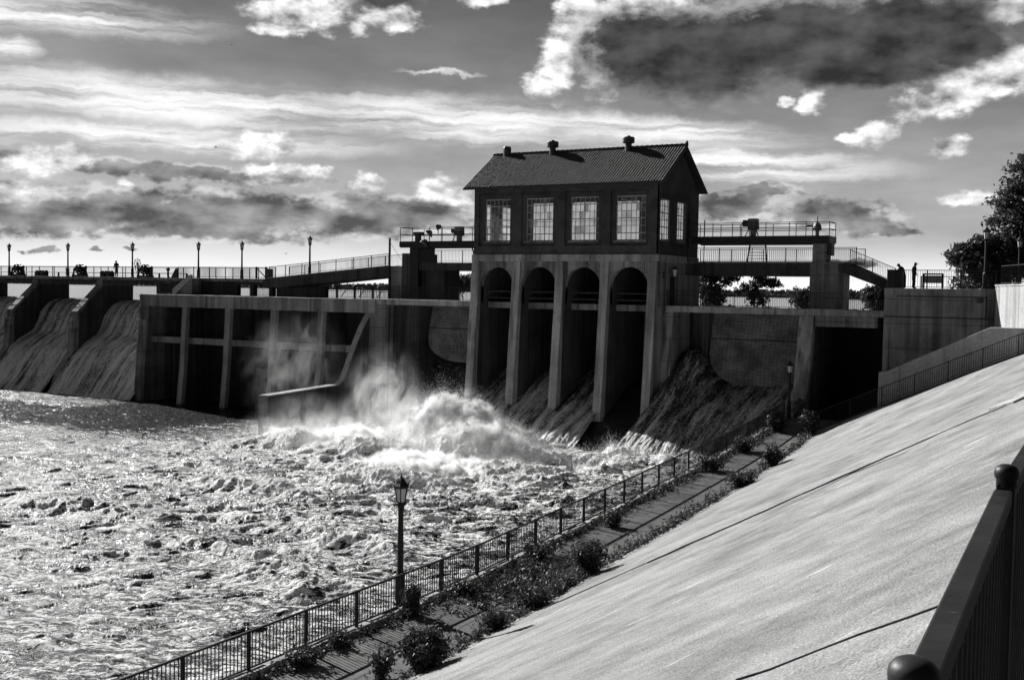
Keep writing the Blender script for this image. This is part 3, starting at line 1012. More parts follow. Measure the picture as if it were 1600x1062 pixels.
# ================================================================== FENCES (used everywhere)
def fence(name, label, pts, h=1.07, post=2.0, gap=0.115, bar=0.018, postw=0.06, rail=0.045, mat='black_paint', group=None, lift=0.0, cap=0.0, mids=(), pick=True, low=0.1, cat='fence', bars_round=False):
    root = thing(name, label, cat, pts[0], group)
    P = [Vector(p) for p in pts]
    segl = [(P[i + 1] - P[i]).length for i in range(len(P) - 1)]
    tot = sum(segl)

    def at(s):
        for i, l in enumerate(segl):
            if s <= l or i == len(segl) - 1:
                return P[i].lerp(P[i + 1], min(1, s / l))
            s -= l
    n = max(1, round(tot / post))
    step = tot / n
    up = Vector((0, 0, 1))
    tr, br = MB(), MB()
    for k in range(n + 1):
        p = at(k * step)
        m = MB()
        m.box(p.x - postw / 2, p.x + postw / 2, p.y - postw / 2, p.y + postw / 2, p.z - 0.03 + lift, p.z + h + (0.05 if cap else 0.03))
        po = m.build('post', mat, root)
        if cap:
            cm_ = MB().lathe((p.x, p.y, p.z + h + 0.05), [(postw * .62, 0), (postw * .66, .02), (postw * .5, .035), (postw * .5, .045), (postw * .72, .06), (postw * .66, .085), (postw * .4, .105), (.004, .112)], 12)
            cm_.build('post_cap', mat, po, smooth=True)
        if k < n:
            q = at((k + 1) * step)
            tr.bar(p + up * h, q + up * h, rail, rail)
            if low is not None:
                br.bar(p + up * (low + lift), q + up * (low + lift), rail * .8, rail * .8)
            for mz in mids:
                br.bar(p + up * (h * mz), q + up * (h * mz), rail * .8, rail * .8)
            if pick:
                pm = MB()
                nb = max(2, int(step / gap))
                for j in range(1, nb):
                    c = p.lerp(q, j / nb)
                    pm.bar(c + up * ((low or 0) + lift), c + up * h, bar, bar)
                pm.build('picket_panel', mat, root)
    tr.build('top_rail', mat, root)
    if br.v:
        br.build('lower_rail', mat, root)
    return root


# ================================================================== DAM, LEFT: spillway piers and deck
def spill_pier(xr, wdt, label):
    r = thing('spillway_pier', label, 'pier', (xr - wdt / 2, 79, 0), 'piers of the open spillway')
    a, b_ = xr - wdt, xr
    MB().prism_x([(80.7, 11.7), (80.7, 11.2), (77.5, 8.35), (77.45, 7.3), (77.2, 7.25), (77.0, 4.2), (75.6, 2.4), (74.2, -1), (84.9, -1), (84.9, 11.3)], a, b_).build('pier_wall', 'concrete_dam', r, bevel=.03)
    MB().prism_x([(80.9, 11.1), (77.75, 8.2), (77.65, 4.2), (76.2, 2.2), (75.2, -1), (84.8, -1), (84.8, 11.2)], b_ + .002, b_ + .02).build('pier_flank_shade', 'concrete_dark', r)  # thin dark leaf paints the shade on the pier's right side
    MB().hexa([(a - .06, 77.15, 6.7), (b_ + .06, 77.15, 6.7), (b_ + .06, 77.6, 6.7), (a - .06, 77.6, 6.7)],
              [(a - .06, 77.3, 7.5), (b_ + .06, 77.3, 7.5), (b_ + .06, 77.6, 7.5), (a - .06, 77.6, 7.5)]).build('ledge', 'concrete_light', r)
    return r


spill_pier(-97.0, 0.95, 'concrete spillway pier with sloped front edge, first one left of the buttress wall')
spill_pier(-107.6, 0.95, 'concrete spillway pier with sloped front edge below the second lamp from the left')
spill_pier(-118.7, 0.95, 'concrete spillway pier cut by the left edge of the picture')
r = thing('spillway_deck', 'long flat concrete deck carried over the spillway piers with lamps along it', 'bridge', (-105, 82, 11.3))
MB().box(-132, -77.2, 80.4, 84.6, 11.72, 12.05).build('deck_slab', 'concrete_dam', r, bevel=.02)
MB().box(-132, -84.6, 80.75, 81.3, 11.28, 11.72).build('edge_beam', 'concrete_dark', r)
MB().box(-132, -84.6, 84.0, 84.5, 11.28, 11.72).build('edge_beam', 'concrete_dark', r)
fence('deck_railing', 'dark picket railing along the lake side of the spillway deck', [(-131, 84.4, 12.07), (-77.0, 84.4, 12.07)], 1.08, 2.3, .14, .022, .07)
fence('deck_railing', 'open two rail railing along the near edge of the spillway deck', [(-131, 80.5, 12.07), (-85.6, 80.5, 12.07)], 1.05, 3.9, pick=False, mids=(), low=.42)
MB_ = MB().tube([(-131, 82.2, 12.5), (-86, 82.2, 12.5)], .045, 8)
for k in range(12):
    MB_.box(-130 + k * 4 - .05, -130 + k * 4 + .05, 82.1, 82.3, 12.05, 12.5)
tag(MB_.build('drive_shaft', 'steel_dark', loc=(-108, 82.2, 12.05)), 'long thin drive shaft running between the gear hoists on the spillway deck', 'drive shaft')

# buttress wall
r = thing('buttress_wall', 'long concrete buttress wall with thin ribs and a stained parapet left of the training wall', 'dam wall', (-70, 76, 0))
mb = MB()
xs_ = np.linspace(-84.8, -56.4, 24)
for a, c in zip(xs_[:-1], xs_[1:]):
    mb.box(a, c - .012, 75.0, 76.6, 9.2 + .03 * random.random(), 10.36 + .03 * random.random())
mb.build('parapet_beam', 'concrete_light', r, bevel=.025)
MB().box(-84.9, -46, 75.06, 79.2, 9.95, 10.33).build('walkway_slab', 'concrete_dam', r)
for x in (-78.9, -73.35, -67.85, -62.35):
    MB().prism_x([(75.15, 9.25), (74.85, 4), (74.35, -1.0), (78.5, -1.0), (78.5, 9.25)], x - .31, x + .31).build('rib', 'concrete_light', r, bevel=.03)
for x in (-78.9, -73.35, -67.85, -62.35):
    MB().prism_x([(75.6, 9.2), (75.3, 4), (74.8, -1.0), (78.4, -1.0), (78.4, 9.2)], x + .312, x + .33).build('rib_flank_shade', 'concrete_dark', r)  # dark leaf puts the shade of the rib's side into the colour
for a, c in zip((-83.6, -78.55, -73.0, -67.5, -62.0), (-79.25, -73.7, -68.2, -62.7, -57.6)):
    MB().box(a + .02, c - .02, 75.35, 76.0, 5.75, 6.32).build('cross_beam', 'concrete_light', r, bevel=.02)
MB().prism_x([(75.0, 9.2), (75.0, 7.9), (74.9, 7.85), (74.6, 4), (74.3, -1), (82.5, -1), (82.5, 9.2)], -84.9, -83.55).build('end_pier', 'concrete_dam', r, bevel=.04)
MB().box(-85.05, -83.9, 74.86, 75.4, 7.3, 7.9).build('end_ledge', 'concrete_light', r)
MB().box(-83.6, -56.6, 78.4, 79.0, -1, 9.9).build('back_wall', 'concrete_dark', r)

# wall under the deck, with openings
r = thing('deck_support_wall', 'dark recessed wall under the deck with square openings to the lake', 'wall', (-80, 81, 10.3))
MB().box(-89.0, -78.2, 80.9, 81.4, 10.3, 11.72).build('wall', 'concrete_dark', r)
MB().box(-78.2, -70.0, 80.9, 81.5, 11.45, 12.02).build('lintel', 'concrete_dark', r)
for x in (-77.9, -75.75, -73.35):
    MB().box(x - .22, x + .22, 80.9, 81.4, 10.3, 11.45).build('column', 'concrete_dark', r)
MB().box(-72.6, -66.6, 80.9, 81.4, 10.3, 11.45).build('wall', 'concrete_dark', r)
fence('opening_grille', 'fine picket grille behind the square openings under the deck', [(-78.0, 83.0, 10.34), (-72.4, 83.0, 10.34)], 1.1, 2.5, .16, .02, .05)
# small stair at the left end of the walkway
r = thing('deck_stair', 'short concrete stair with pale sloping wall from deck down to walkway', 'stairs', (-84, 79.7, 10.3))
mb = MB()
for k in range(8):
    mb.box(-84.4 + k * .28, -82.0, 79.1, 80.3, 10.34 + k * .2, 10.34 + (k + 1) * .2)
mb.build('steps', 'concrete_dam', r)
MB().prism_y([(-84.55, 10.35), (-84.2, 10.35), (-81.9, 12.05), (-81.9, 12.35), (-82.3, 12.3), (-84.55, 10.9)], 78.9, 79.08).build('side_wall', 'concrete_wing', r)
fence('walkway_railing', 'short pale picket railing on the left end of the low walkway by the spillway', [(-88.6, 81, 10.4), (-84.8, 79.0, 10.4)], 1.15, 1.9, .15, .02, .06)
# lake-side railing of the low walkway
fence('upstream_railing', 'dark railing with diagonal braces on the lake side below the ramp', [(-71.5, 83.4, 10.35), (-56.5, 83.4, 10.35)], 1.15, 2.15, .2, .02, .16, mids=(.55,))
mb = MB()
for x in np.arange(-71, -57.5, 2.15):
    mb.bar((x, 83.35, 10.45), (x + .9, 83.35, 11.4), .06)
tag(mb.build('railing_braces', 'steel_grey', loc=(-64, 83.35, 10.4)), 'row of slanted steel braces tied to the lake side railing under the ramp', 'braces')
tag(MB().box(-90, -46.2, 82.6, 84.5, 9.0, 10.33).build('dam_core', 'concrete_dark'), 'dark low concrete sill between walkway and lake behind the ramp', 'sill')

# training wall: shaded faces and sunlit top edge put into the concrete colours
r = thing('training_wall', 'concrete training wall whose curved lit top edge sweeps down to a low end', 'wall', (-57.6, 70, 0))
MB().prism_x([(62.9, -2), (62.9, 3.0), (67, 3.13), (71.2, 3.28), (71.2, -2)], -58.0, -57.2).build('wall', 'concrete_dark', r)
MB().prism_x([(71.2, -2), (71.2, 3.28), (71.96, 3.71), (72.5, 4.53), (73.1, 5.63), (73.7, 6.68), (74.4, 7.8), (75.2, 8.76), (75.6, 9.2), (76.4, 9.2), (76.4, -2)], -57.55, -57.2).build('curved_wall', 'concrete_dark', r)
MB().box(-58.1, -57.2, 62.80, 62.9, -2, 3.0).build('end_face', 'concrete_dam', r)
MB().prism_x([(62.85, 3.0), (67, 3.14), (71.2, 3.29), (71.94, 3.72), (72.47, 4.54), (73.07, 5.64), (73.67, 6.7), (74.37, 7.82), (75.17, 8.8), (75.5, 9.18), (75.4, 9.26), (75.08, 8.9), (74.28, 7.9), (73.57, 6.76), (72.97, 5.7), (72.38, 4.61), (71.87, 3.81), (71.18, 3.38), (67, 3.23), (62.85, 3.09)], -57.62, -57.13).build('coping', 'concrete_wing', r)  # paler strip paints the sunlit line along the top edge
MB().prism_x([(62.85, 3.0), (67, 3.14), (71.2, 3.29), (71.2, 3.36), (67, 3.22), (62.85, 3.08)], -58.05, -57.585).build('coping', 'concrete_light', r)  # carries the painted sunlit line along the low part
# pilaster and recess left of the powerhouse
r = thing('gate_bay', 'shaded wall bay between training wall and powerhouse with a walkway slab over it', 'dam wall', (-52, 76, 0))
MB().box(-56.4, -46.0, 75.0, 77.6, 10.0, 10.42).build('walkway_slab', 'concrete_light', r, bevel=.02)
MB().prism_x([(75.4, 10.0), (75.2, 4), (74.6, -1), (79, -1), (79, 10.0)], -57.2, -55.6).build('pilaster', 'concrete_dam', r, bevel=.03)
MB().box(-55.6, -52.9, 76.6, 79, -1, 10.0).build('side_wall', 'concrete_dark', r)
MB().box(-55.1, -54.6, 76.45, 76.6, 5.0, 10.0).build('buttress', 'concrete_dark', r)
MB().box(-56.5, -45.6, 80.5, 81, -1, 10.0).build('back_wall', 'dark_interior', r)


def gate_panel(root, x0, x1, zt, zb, y0, bulge, rl):
    nx_, nz_ = 40, 24
    mb = MB()
    for back in (0, 1):
        vs, fs = [], []
        for j in range(nz_ + 1):
            t = j / nz_
            for i in range(nx_ + 1):
                s_ = i / nx_
                x = x0 + (x1 - x0) * s_
                c0 = max(0.0, 1 - (x - x0) / rl) if rl else 0
                lowz = zb + (zt - zb) * .42 * (1 - math.sqrt(max(0, 1 - c0 * c0)))
                z = zt + (lowz - zt) * t
                y = y0 - bulge * math.sin(math.pi * min(1, (zt - z) / (zt - zb)) * .5) + (.25 if back else 0)
                vs.append((x, y, z))
        for j in range(nz_):
            for i in range(nx_):
                a = j * (nx_ + 1) + i
                fs.append((a, a + 1, a + nx_ + 2, a + nx_ + 1))
        mb.add(vs, fs)
    return mb.build('gate_plate', 'riveted_plate', root, smooth=True)


r = thing('drum_gate', 'dark riveted gate plate with pale scrawled graffiti left of the powerhouse', 'sluice gate', (-49, 77.5, 6))
gate_panel(r, -52.6, -45.9, 9.95, 5.3, 78.2, .9, 3.2)
mb = MB()


def scr(pts, x0, z0, s_=1.0):
    mb.tube([(x0 + a * s_, 77.27 - .03, z0 + b_ * s_) for a, b_ in pts], .022, 5)


# two rows of loose pale strokes: "SU" over "BL" and a tick
scr([(.7, .9), (.35, 1.05), (.05, .9), (.15, .65), (.6, .5), (.65, .2), (.2, .05), (0, .2)], -50.2, 7.1, .75)
scr([(0, 1), (.0, .3), (.2, .05), (.5, .1), (.6, .4), (.6, 1.05)], -49.4, 7.1, .75)
scr([(0, 0), (0, 1), (.4, .95), (.45, .65), (.05, .5), (.5, .4), (.5, .1), (0, 0)], -50.0, 6.25, .7)
scr([(0, 1), (0, .05), (.55, .05)], -49.3, 6.25, .7)
scr([(0, .8), (.3, 1), (.7, .95)], -47.6, 7.0, .7)
scr([(.35, 1), (.45, .5), (.55, 0)], -47.6, 6.9, .7)
mb.build('graffiti', 'steel_pale', r)
r = thing('wall_ladder', 'narrow rusty rung ladder on the shaded wall left of the powerhouse', 'ladder', (-53.3, 76.5, 6))
mb = MB()
for q in (-.17, .17):
    mb.tube([(-53.3 + q, 76.4, 6.9), (-53.3 + q, 76.4, 9.95)], .022, 6)
mb.build('side_rail', 'steel_grey', r)
mb = MB()
for k in range(9):
    mb.tube([(-53.47, 76.4, 7.0 + k * .34), (-53.13, 76.4, 7.0 + k * .34)], .018, 6)
mb.build('rung', 'steel_grey', r)

# ================================================================== POWERHOUSE
PX0, PX1, PYF, PYB = -45.75, -30.25, 73.6, 81.6
COLS = [-45.58, -41.9, -38.16, -34.44, -30.66]
ph = thing('powerhouse', 'brick gatehouse with a tiled gable roof standing on tall concrete arches', 'building', (-38, 77.6, 0))
for x in COLS:
    MB().prism_x([(73.6, 13.58), (73.45, 11), (72.95, 5), (72.65, 1.8), (72.7, 0.6), (73.4, -.6), (82, -.6), (82, 13.58)], x - .33, x + .33).build('buttress', 'concrete_light' , ph, bevel=.03)
# flank shade: thin dark leaves paint the shaded pier sides inside each bay
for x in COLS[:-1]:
    MB().prism_x([(74.1, 13.3), (73.6, 6), (73.4, 1.4), (82, 1.4), (82, 13.3)], x + .331, x + .36).build('pier_flank_shade', 'concrete_dark', ph)
# arched front
mb = MB()
for a, c in zip(COLS[:-1], COLS[1:]):
    x0, x1 = a + .33, c - .33
    cx, R_ = (x0 + x1) / 2, (x1 - x0) / 2 - .03
    zs = 11.66
    na = 24
    arc = [(cx - R_ * math.cos(math.pi * k / na), zs + R_ * math.sin(math.pi * k / na)) for k in range(na + 1)]
    for y in (73.78, 74.3):
        vs = [(x, y, z) for x, z in arc] + [(x0 + (x1 - x0) * k / na, y, 13.58) for k in range(na + 1)]
        mb.add(vs, [(k, k + 1, na + 2 + k, na + 1 + k) for k in range(na)])
        mb.add([(x0, y, 10.4), (arc[0][0], y, 10.4), (arc[0][0], y, zs), (x0, y, 13.58)], [(0, 1, 2, 3)])
        mb.add([(x1, y, 10.4), (arc[-1][0], y, 10.4), (arc[-1][0], y, zs), (x1, y, 13.58)], [(0, 3, 2, 1)])
    mb.add([(x, 73.78, z) for x, z in arc] + [(x, 74.3, z) for x, z in arc], [(k, na + 1 + k, na + 2 + k, k + 1) for k in range(na)])
    for xx in (arc[0][0], arc[-1][0]):
        mb.add([(xx, 73.78, 10.4), (xx, 74.3, 10.4), (xx, 74.3, zs), (xx, 73.78, zs)], [(0, 1, 2, 3)])
mb.build('arch_wall', 'concrete_dam', ph)
for a, c in zip(COLS[:-1], COLS[1:]):
    MB().box(a + .37, c - .34, 75.0, 75.4, 9.95, 10.42).build('walkway_beam', 'concrete_dam', ph, bevel=.02)
    m2 = MB()
    for z in (10.75, 11.25):
        m2.tube([(a + .37, 75.1, z), (c - .34, 75.1, z)], .03, 6)
    m2.build('hand_rail', 'steel_grey', ph)
    MB().box(a + .34, c - .335, 80.2, 80.6, 4.9, 10.0).build('sluice_gate', 'concrete_wet', ph)
    MB().box(a + .34, c - .335, 75.4, 80.2, 9.98, 10.3).build('walkway_floor', 'concrete_dark', ph)
    if a > -45:
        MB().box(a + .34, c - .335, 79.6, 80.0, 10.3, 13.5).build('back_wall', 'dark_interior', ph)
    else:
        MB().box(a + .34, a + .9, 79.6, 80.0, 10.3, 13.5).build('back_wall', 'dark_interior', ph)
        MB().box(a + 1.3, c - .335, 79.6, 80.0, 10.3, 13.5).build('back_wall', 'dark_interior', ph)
# band and floor
MB().box(PX0 - .12, PX1 + .1, 73.5, 81.7, 13.58, 14.1).build('string_course', 'concrete_light', ph, bevel=.03)
# right flank below the band: the column side continues as a wall with an arched door
mb = MB()
mb.box(-30.33, -30.2, 73.9, 75.9, 10.3, 13.58)
mb.box(-30.33, -30.2, 77.0, 82, 10.3, 13.58)
mb.box(-30.33, -30.2, 75.9, 77.0, 12.6, 13.58)
mb.build('side_wall', 'concrete_dam', ph)
MB().box(-30.31, -30.26, 75.9, 77.0, 10.3, 12.6).build('doorway', 'dark_interior', ph)
MB().box(-30.24, -30.12, 74.5, 74.75, 12.4, 12.85).build('junction_box', 'steel_dark', ph)

WIN = [(-44.84, -42.59), (-41.19, -38.86), (-37.41, -35.07), (-33.68, -31.33)]
REC = [(-45.32, -42.38), (-41.53, -38.61), (-37.80, -34.75), (-34.05, -31.06)]
ZW0, ZW1 = 15.12, 18.36


def pierce(mb, u0, u1, z0, z1, ops, emit):
    """wall made of blocks round openings ops = (u0,u1,z0,z1)"""
    u = u0
    for a, c, b0, b1 in ops:
        emit(mb, u, a, z0, z1)
        emit(mb, a, c, z0, b0)
        emit(mb, a, c, b1, z1)
        u = c
    emit(mb, u, u1, z0, z1)


def wall_y(ya, yb):
    return lambda m_, u0, u1, z0, z1: m_.box(u0, u1, ya, yb, z0, z1)


def wall_x(xa, xb):
    return lambda m_, u0, u1, z0, z1: m_.box(xa, xb, u0, u1, z0, z1)


mb = MB()
pierce(mb, PX0, PX1, 14.1, 19.25, [(a, c, 14.75, 18.82) for a, c in REC], wall_y(73.6, 73.76))
pierce(mb, PX0, PX1 - .2, 14.1, 19.25, [(a, c, ZW0, ZW1) for a, c in WIN], wall_y(73.76, 74.0))
for a, c in REC:    # stepped brick frame
    mb.box(a + .12, c - .12, 73.70, 73.76, 18.52, 18.70)
    mb.box(a + .1, c - .1, 73.70, 73.76, 14.88, 15.02)
pierce(mb, PX0, PX1, 14.1, 19.25, [(a, c, 15.5, 18.7) for a, c in WIN], wall_y(81.35, 81.6))
SW = [(74.2, 76.1), (77.5, 79.4)]
pierce(mb, 73.6, 81.6, 14.1, 19.25, [(a - .35, c + .35, 14.75, 18.6) for a, c in SW], wall_x(PX1 - .12, PX1 + .02))
pierce(mb, 74.0, 81.35, 14.1, 19.25, [(a, c, 15.1, 18.15) for a, c in SW], wall_x(PX1 - .3, PX1 - .12))
pierce(mb, 74.0, 81.35, 14.1, 19.25, [(a, c, 15.1, 18.15) for a, c in SW], wall_x(PX0 + .01, PX0 + .25))
mb.prism_x([(73.62, 19.25), (81.58, 19.25), (77.6, 22.0)], PX1 - .3, PX1 + .01)
mb.prism_x([(73.62, 19.25), (81.58, 19.25), (77.6, 22.0)], PX0 + .02, PX0 + .3)
mb.build('brick_wall', 'brick', ph)
MB().box(PX0 + .2, PX1 - .3, 74.0, 81.4, 19.0, 19.1).build('ceiling', 'dark_interior', ph)


def window(axis, a, c, z0, z1, w0, cols, rows, heavy, glass=True):
    mb = MB()
    t = .035

    def bx_(u0, u1, za, zb, d=.05):
        if axis == 'y':
            mb.box(u0, u1, w0 - d / 2, w0 + d / 2, za, zb)
        else:
            mb.box(w0 - d / 2, w0 + d / 2, u0, u1, za, zb)
    bx_(a, a + .07, z0, z1)
    bx_(c - .07, c, z0, z1)
    bx_(a + .07, c - .07, z0, z0 + .07)
    bx_(a + .07, c - .07, z1 - .07, z1)
    for k in range(1, cols):
        u = a + (c - a) * k / cols
        bx_(u - t / 2, u + t / 2, z0 + .07, z1 - .07, .04)
    for k in range(1, rows):
        z = z0 + (z1 - z0) * k / rows
        th = t * (2.0 if k in heavy else 1)
        bx_(a + .07, c - .07, z - th / 2, z + th / 2, .045)
    fr = mb.build('window', 'steel_pale', ph)
    if glass:
        g = MB()
        if axis == 'y':
            g.box(a + .05, c - .05, w0 - .006, w0 + .006, z0 + .05, z1 - .05)
        else:
            g.box(w0 - .006, w0 + .006, a + .05, c - .05, z0 + .05, z1 - .05)
        g.build('pane', 'window_glass', fr)
    return fr


for a, c in WIN:
    window('y', a, c, ZW0, ZW1, 73.9, 6, 6, (1, 3, 5))
    window('y', a, c, 15.5, 18.7, 81.45, 2, 2, (), False)
    MB().box(a - .1, c + .1, 73.66, 73.9, ZW0 - .12, ZW0 - .002).build('window_sill', 'concrete_dam', ph)
for a, c in SW:
    window('x', a, c, 15.1, 18.15, PX1 - .2, 4, 6, (2, 4))
    window('x', a, c, 15.1, 18.15, PX0 + .12, 2, 2, (), False)

# roof of pantiles
RX0, RX1 = -46.45, -29.75
EY, EZ, RYc, RZc = 72.98, 19.2, 77.6, 22.28
nt = 76
sub = 6
for side in (-1, 1):
    u = np.linspace(0, nt, nt * sub + 1)
    v = np.linspace(0, 1, 30)
    X = RX0 + (RX1 - RX0) * u / nt
    prof = 0.085 * np.abs(np.sin(np.pi * u)) ** 0.7
    step = 0.012 * (np.mod(v * 14, 1))
    Yl = (EY if side < 0 else 2 * RYc - EY)
    Yg = Yl + (RYc - Yl) * v[:, None] + 0 * X[None, :]
    Zg = EZ + (RZc - EZ) * v[:, None] + prof[None, :] - step[:, None]
    Xg = X[None, :] + 0 * v[:, None]
    rng2 = np.random.RandomState(9)
    Zg = Zg + rng2.normal(0, .006, Zg.shape)
    mb = MB()
    h_, w_ = Xg.shape
    mb.v = list(zip(Xg.ravel().tolist(), Yg.ravel().tolist(), Zg.ravel().tolist()))
    mb.f = [(i * w_ + j, i * w_ + j + 1, (i + 1) * w_ + j + 1, (i + 1) * w_ + j) for i in range(h_ - 1) for j in range(w_ - 1)]
    mb.build('roof', 'roof_tile', ph)
mb = MB()
for yy_ in (EY, 2 * RYc - EY):
    mb.hexa([(RX0, yy_, EZ - .12), (RX1, yy_, EZ - .12), (RX1, RYc, RZc - .12), (RX0, RYc, RZc - .12)],
            [(RX0, yy_, EZ - .005), (RX1, yy_, EZ - .005), (RX1, RYc, RZc - .005), (RX0, RYc, RZc - .005)])
mb.build('roof_boarding', 'steel_dark', ph)
mb = MB()
for k in range(42):
    x = RX0 + (RX1 - RX0) * k / 42
    mb.tube([(x, RYc, RZc + .03), (x + .43, RYc, RZc + .055)], [.12, .14], 8)
mb.lathe((RX1 - .05, RYc, RZc + .1), [(.1, 0), (.13, .1), (.06, .22), (.01, .3)], 8)
mb.build('ridge_cap', 'roof_tile', ph)


def roof_vent(x, y, z, r0, label):
    mb = MB()
    mb.lathe((x, y, z), [(r0 * .62, -.5), (r0 * .6, .42), (r0 * .62, .44), (r0 * 1.05, .46), (r0 * 1.1, .5), (r0 * 1.1, .84), (r0 * 1.0, .9), (r0 * .35, .95), (r0 * .3, 1.02), (.02, 1.03)], 18)
    return mb.build('roof_vent', 'steel_dark', ph, smooth=False)


roof_vent(-40.9, 77.35, 22.2, .42, '')
roof_vent(-34.4, 77.35, 22.2, .42, '')
MB().lathe((-45.2, 77.6, 22.2), [(.33, -.6), (.33, .62), (.28, .74), (.05, .78)], 14).build('chimney', 'steel_dark', ph)

# ================================================================== RIGHT OF THE POWERHOUSE
r = thing('right_gate_bay', 'concrete bay with walkway slab and battered pier right of the powerhouse', 'dam wall', (-23, 76, 0))
mb = MB()
for a, c in zip(np.linspace(-30.18, -14.8, 7)[:-1], np.linspace(-30.18, -14.8, 7)[1:]):
    mb.box(a, c - .012, 74.95, 77.6, 9.98, 10.42 + random.uniform(-.02, .02))
mb.build('walkway_slab', 'concrete_light', r, bevel=.025)
MB().box(-19.3, -15.2, 75.05, 76.5, 9.25, 9.98).build('deep_beam', 'concrete_dam', r, bevel=.03)
MB().prism_x([(75.0, 9.98), (74.7, 6), (74.2, 0), (79, 0), (79, 9.98)], -30.32, -29.55).build('pilaster', 'concrete_dam', r, bevel=.03)
MB().prism_x([(75.05, 9.98), (74.4, 6.5), (73.4, 2.2), (72.9, 0), (82, 0), (82, 9.98)], -20.4, -19.4).build('pier', 'concrete_light', r, bevel=.05)
MB().prism_x([(75.6, 9.3), (74.9, 6.5), (73.9, 2), (82, 2), (82, 9.3)], -19.4, -19.3).build('pier_flank_shade', 'concrete_dark', r)  # dark leaf, shade of the pier's right side painted in
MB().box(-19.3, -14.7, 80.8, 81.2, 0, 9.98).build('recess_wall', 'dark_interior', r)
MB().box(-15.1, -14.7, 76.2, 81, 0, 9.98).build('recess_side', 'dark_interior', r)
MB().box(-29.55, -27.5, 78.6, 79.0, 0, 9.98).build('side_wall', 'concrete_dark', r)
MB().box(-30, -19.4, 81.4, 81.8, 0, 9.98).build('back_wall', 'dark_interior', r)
r = thing('radial_gate', 'pale curved riveted gate with a rounded lower corner right of the powerhouse', 'sluice gate', (-24, 77.5, 6))
gate_panel(r, -27.6, -20.42, 9.9, 4.75, 78.4, 1.1, 2.6)
r = thing('gate_ladder', 'tall narrow pipe ladder in the gap between powerhouse wall and curved gate', 'ladder', (-27.9, 77.4, 6))
for q in (-.2, .2):
    MB().tube([(-27.9 + q * .7, 77.3, 5.6), (-27.9 + q * .7, 77.3, 10.0)], .025, 6).build('side_rail', 'steel_grey', r)
mb = MB()
for k in range(13):
    mb.tube([(-28.04, 77.3, 5.7 + k * .33), (-27.76, 77.3, 5.7 + k * .33)], .014, 6)
mb.build('rung', 'steel_grey', r)

# abutment
r = thing('abutment', 'big stained concrete abutment block where two people lean on the railing', 'dam wall', (-11, 77, 0))
mb = MB()
mb.box(-14.8, -8.1, 75.0, 90, -.5, 11.5)
mb.build('block', 'concrete_dam', r)
MB().box(-14.83, -8.08, 74.95, 90, 11.5, 11.92).build('coping', 'concrete_dam', r, bevel=.02)
mb = MB()
mb.box(-14.81, -8.09, 74.93, 75.0, 10.02, 10.1)
mb.box(-14.0, -8.5, 74.97, 75.0, 11.36, 11.44)
mb.box(-8.62, -8.54, 74.97, 75.0, 10.1, 11.36)
mb.build('groove', 'concrete_dark', r)
MB().box(-9.15, -8.75, 74.85, 75.0, 11.05, 11.36).build('pipe_block', 'concrete_dark', r)
wgx = lambda y: -8.1 + (75 - y) * 0.41
r = thing('wing_wall', 'sunlit pale concrete wing wall running toward the camera from the abutment', 'wall', (-6, 70, 0))
MB().hexa([(-8.1, 75, 3), (wgx(58), 58, 3), (wgx(58) + .5, 58, 3), (-7.6, 75.2, 3)],
          [(-8.1, 75, 12.12), (wgx(58), 58, 12.12), (wgx(58) + .5, 58, 12.12), (-7.6, 75.2, 12.12)]).build('wall', 'concrete_wing', r)
MB().hexa([(-8.14, 74.96, 12.12), (wgx(58) - .05, 58, 12.12), (wgx(58) + .55, 58, 12.12), (-7.55, 75.25, 12.12)],
          [(-8.14, 74.96, 12.22), (wgx(58) - .05, 58, 12.22), (wgx(58) + .55, 58, 12.22), (-7.55, 75.25, 12.22)]).build('coping', 'concrete_wing', r)
# stair parapet and stairs up the edge of the slope
r = thing('stair_wall', 'wedge shaped concrete wall rising behind the stair railing at the slope edge', 'wall', (-11, 68.6, 2))
MB().prism_y([(-13.72, 1.5), (-13.72, 6.8), (-13.3, 6.85), (-7.62, 9.68), (-2.2, 9.72), (-2.2, 1.5)], 68.5, 69.1).build('wall', 'concrete_wing', r, bevel=.03)
mb = MB()
for k in range(38):
    x = -16.6 + k * .37
    z = path_z(66) + .46 * (x + 16.6)
    mb.box(x, x + .372, 66.35, 68.5, z - .8, z + .08)
tag(mb.build('stairs', 'concrete_dam', loc=(-12, 67, 4)), 'concrete steps climbing beside the slope under the abutment', 'stairs')
mb = MB()
for k in range(45):
    x = -16.75 + k * .37
    z0, z1 = path_z(66) + .46 * (x + 16.6), path_z(66) + .46 * (x + .37 + 16.6)
    mb.hexa([(x, 66.0, z0 - .5), (x + .37, 66.0, z1 - .5), (x + .37, 66.3, z1 - .5), (x, 66.3, z0 - .5)],
            [(x, 66.0, z0 + .1), (x + .37, 66.0, z1 + .1), (x + .37, 66.3, z1 + .1), (x, 66.3, z0 + .1)])
struct(mb.build('stair_kerb', 'concrete_dark'))
zz = lambda x: path_z(66) + .46 * (x + 16.6) + .1
fence('stair_railing', 'black picket railing climbing the far edge of the sunlit slope', [(-16.6, 66.15, zz(-16.6)), (-.5, 66.15, zz(-.5))], 1.05, 1.9, .13, .022, .06)
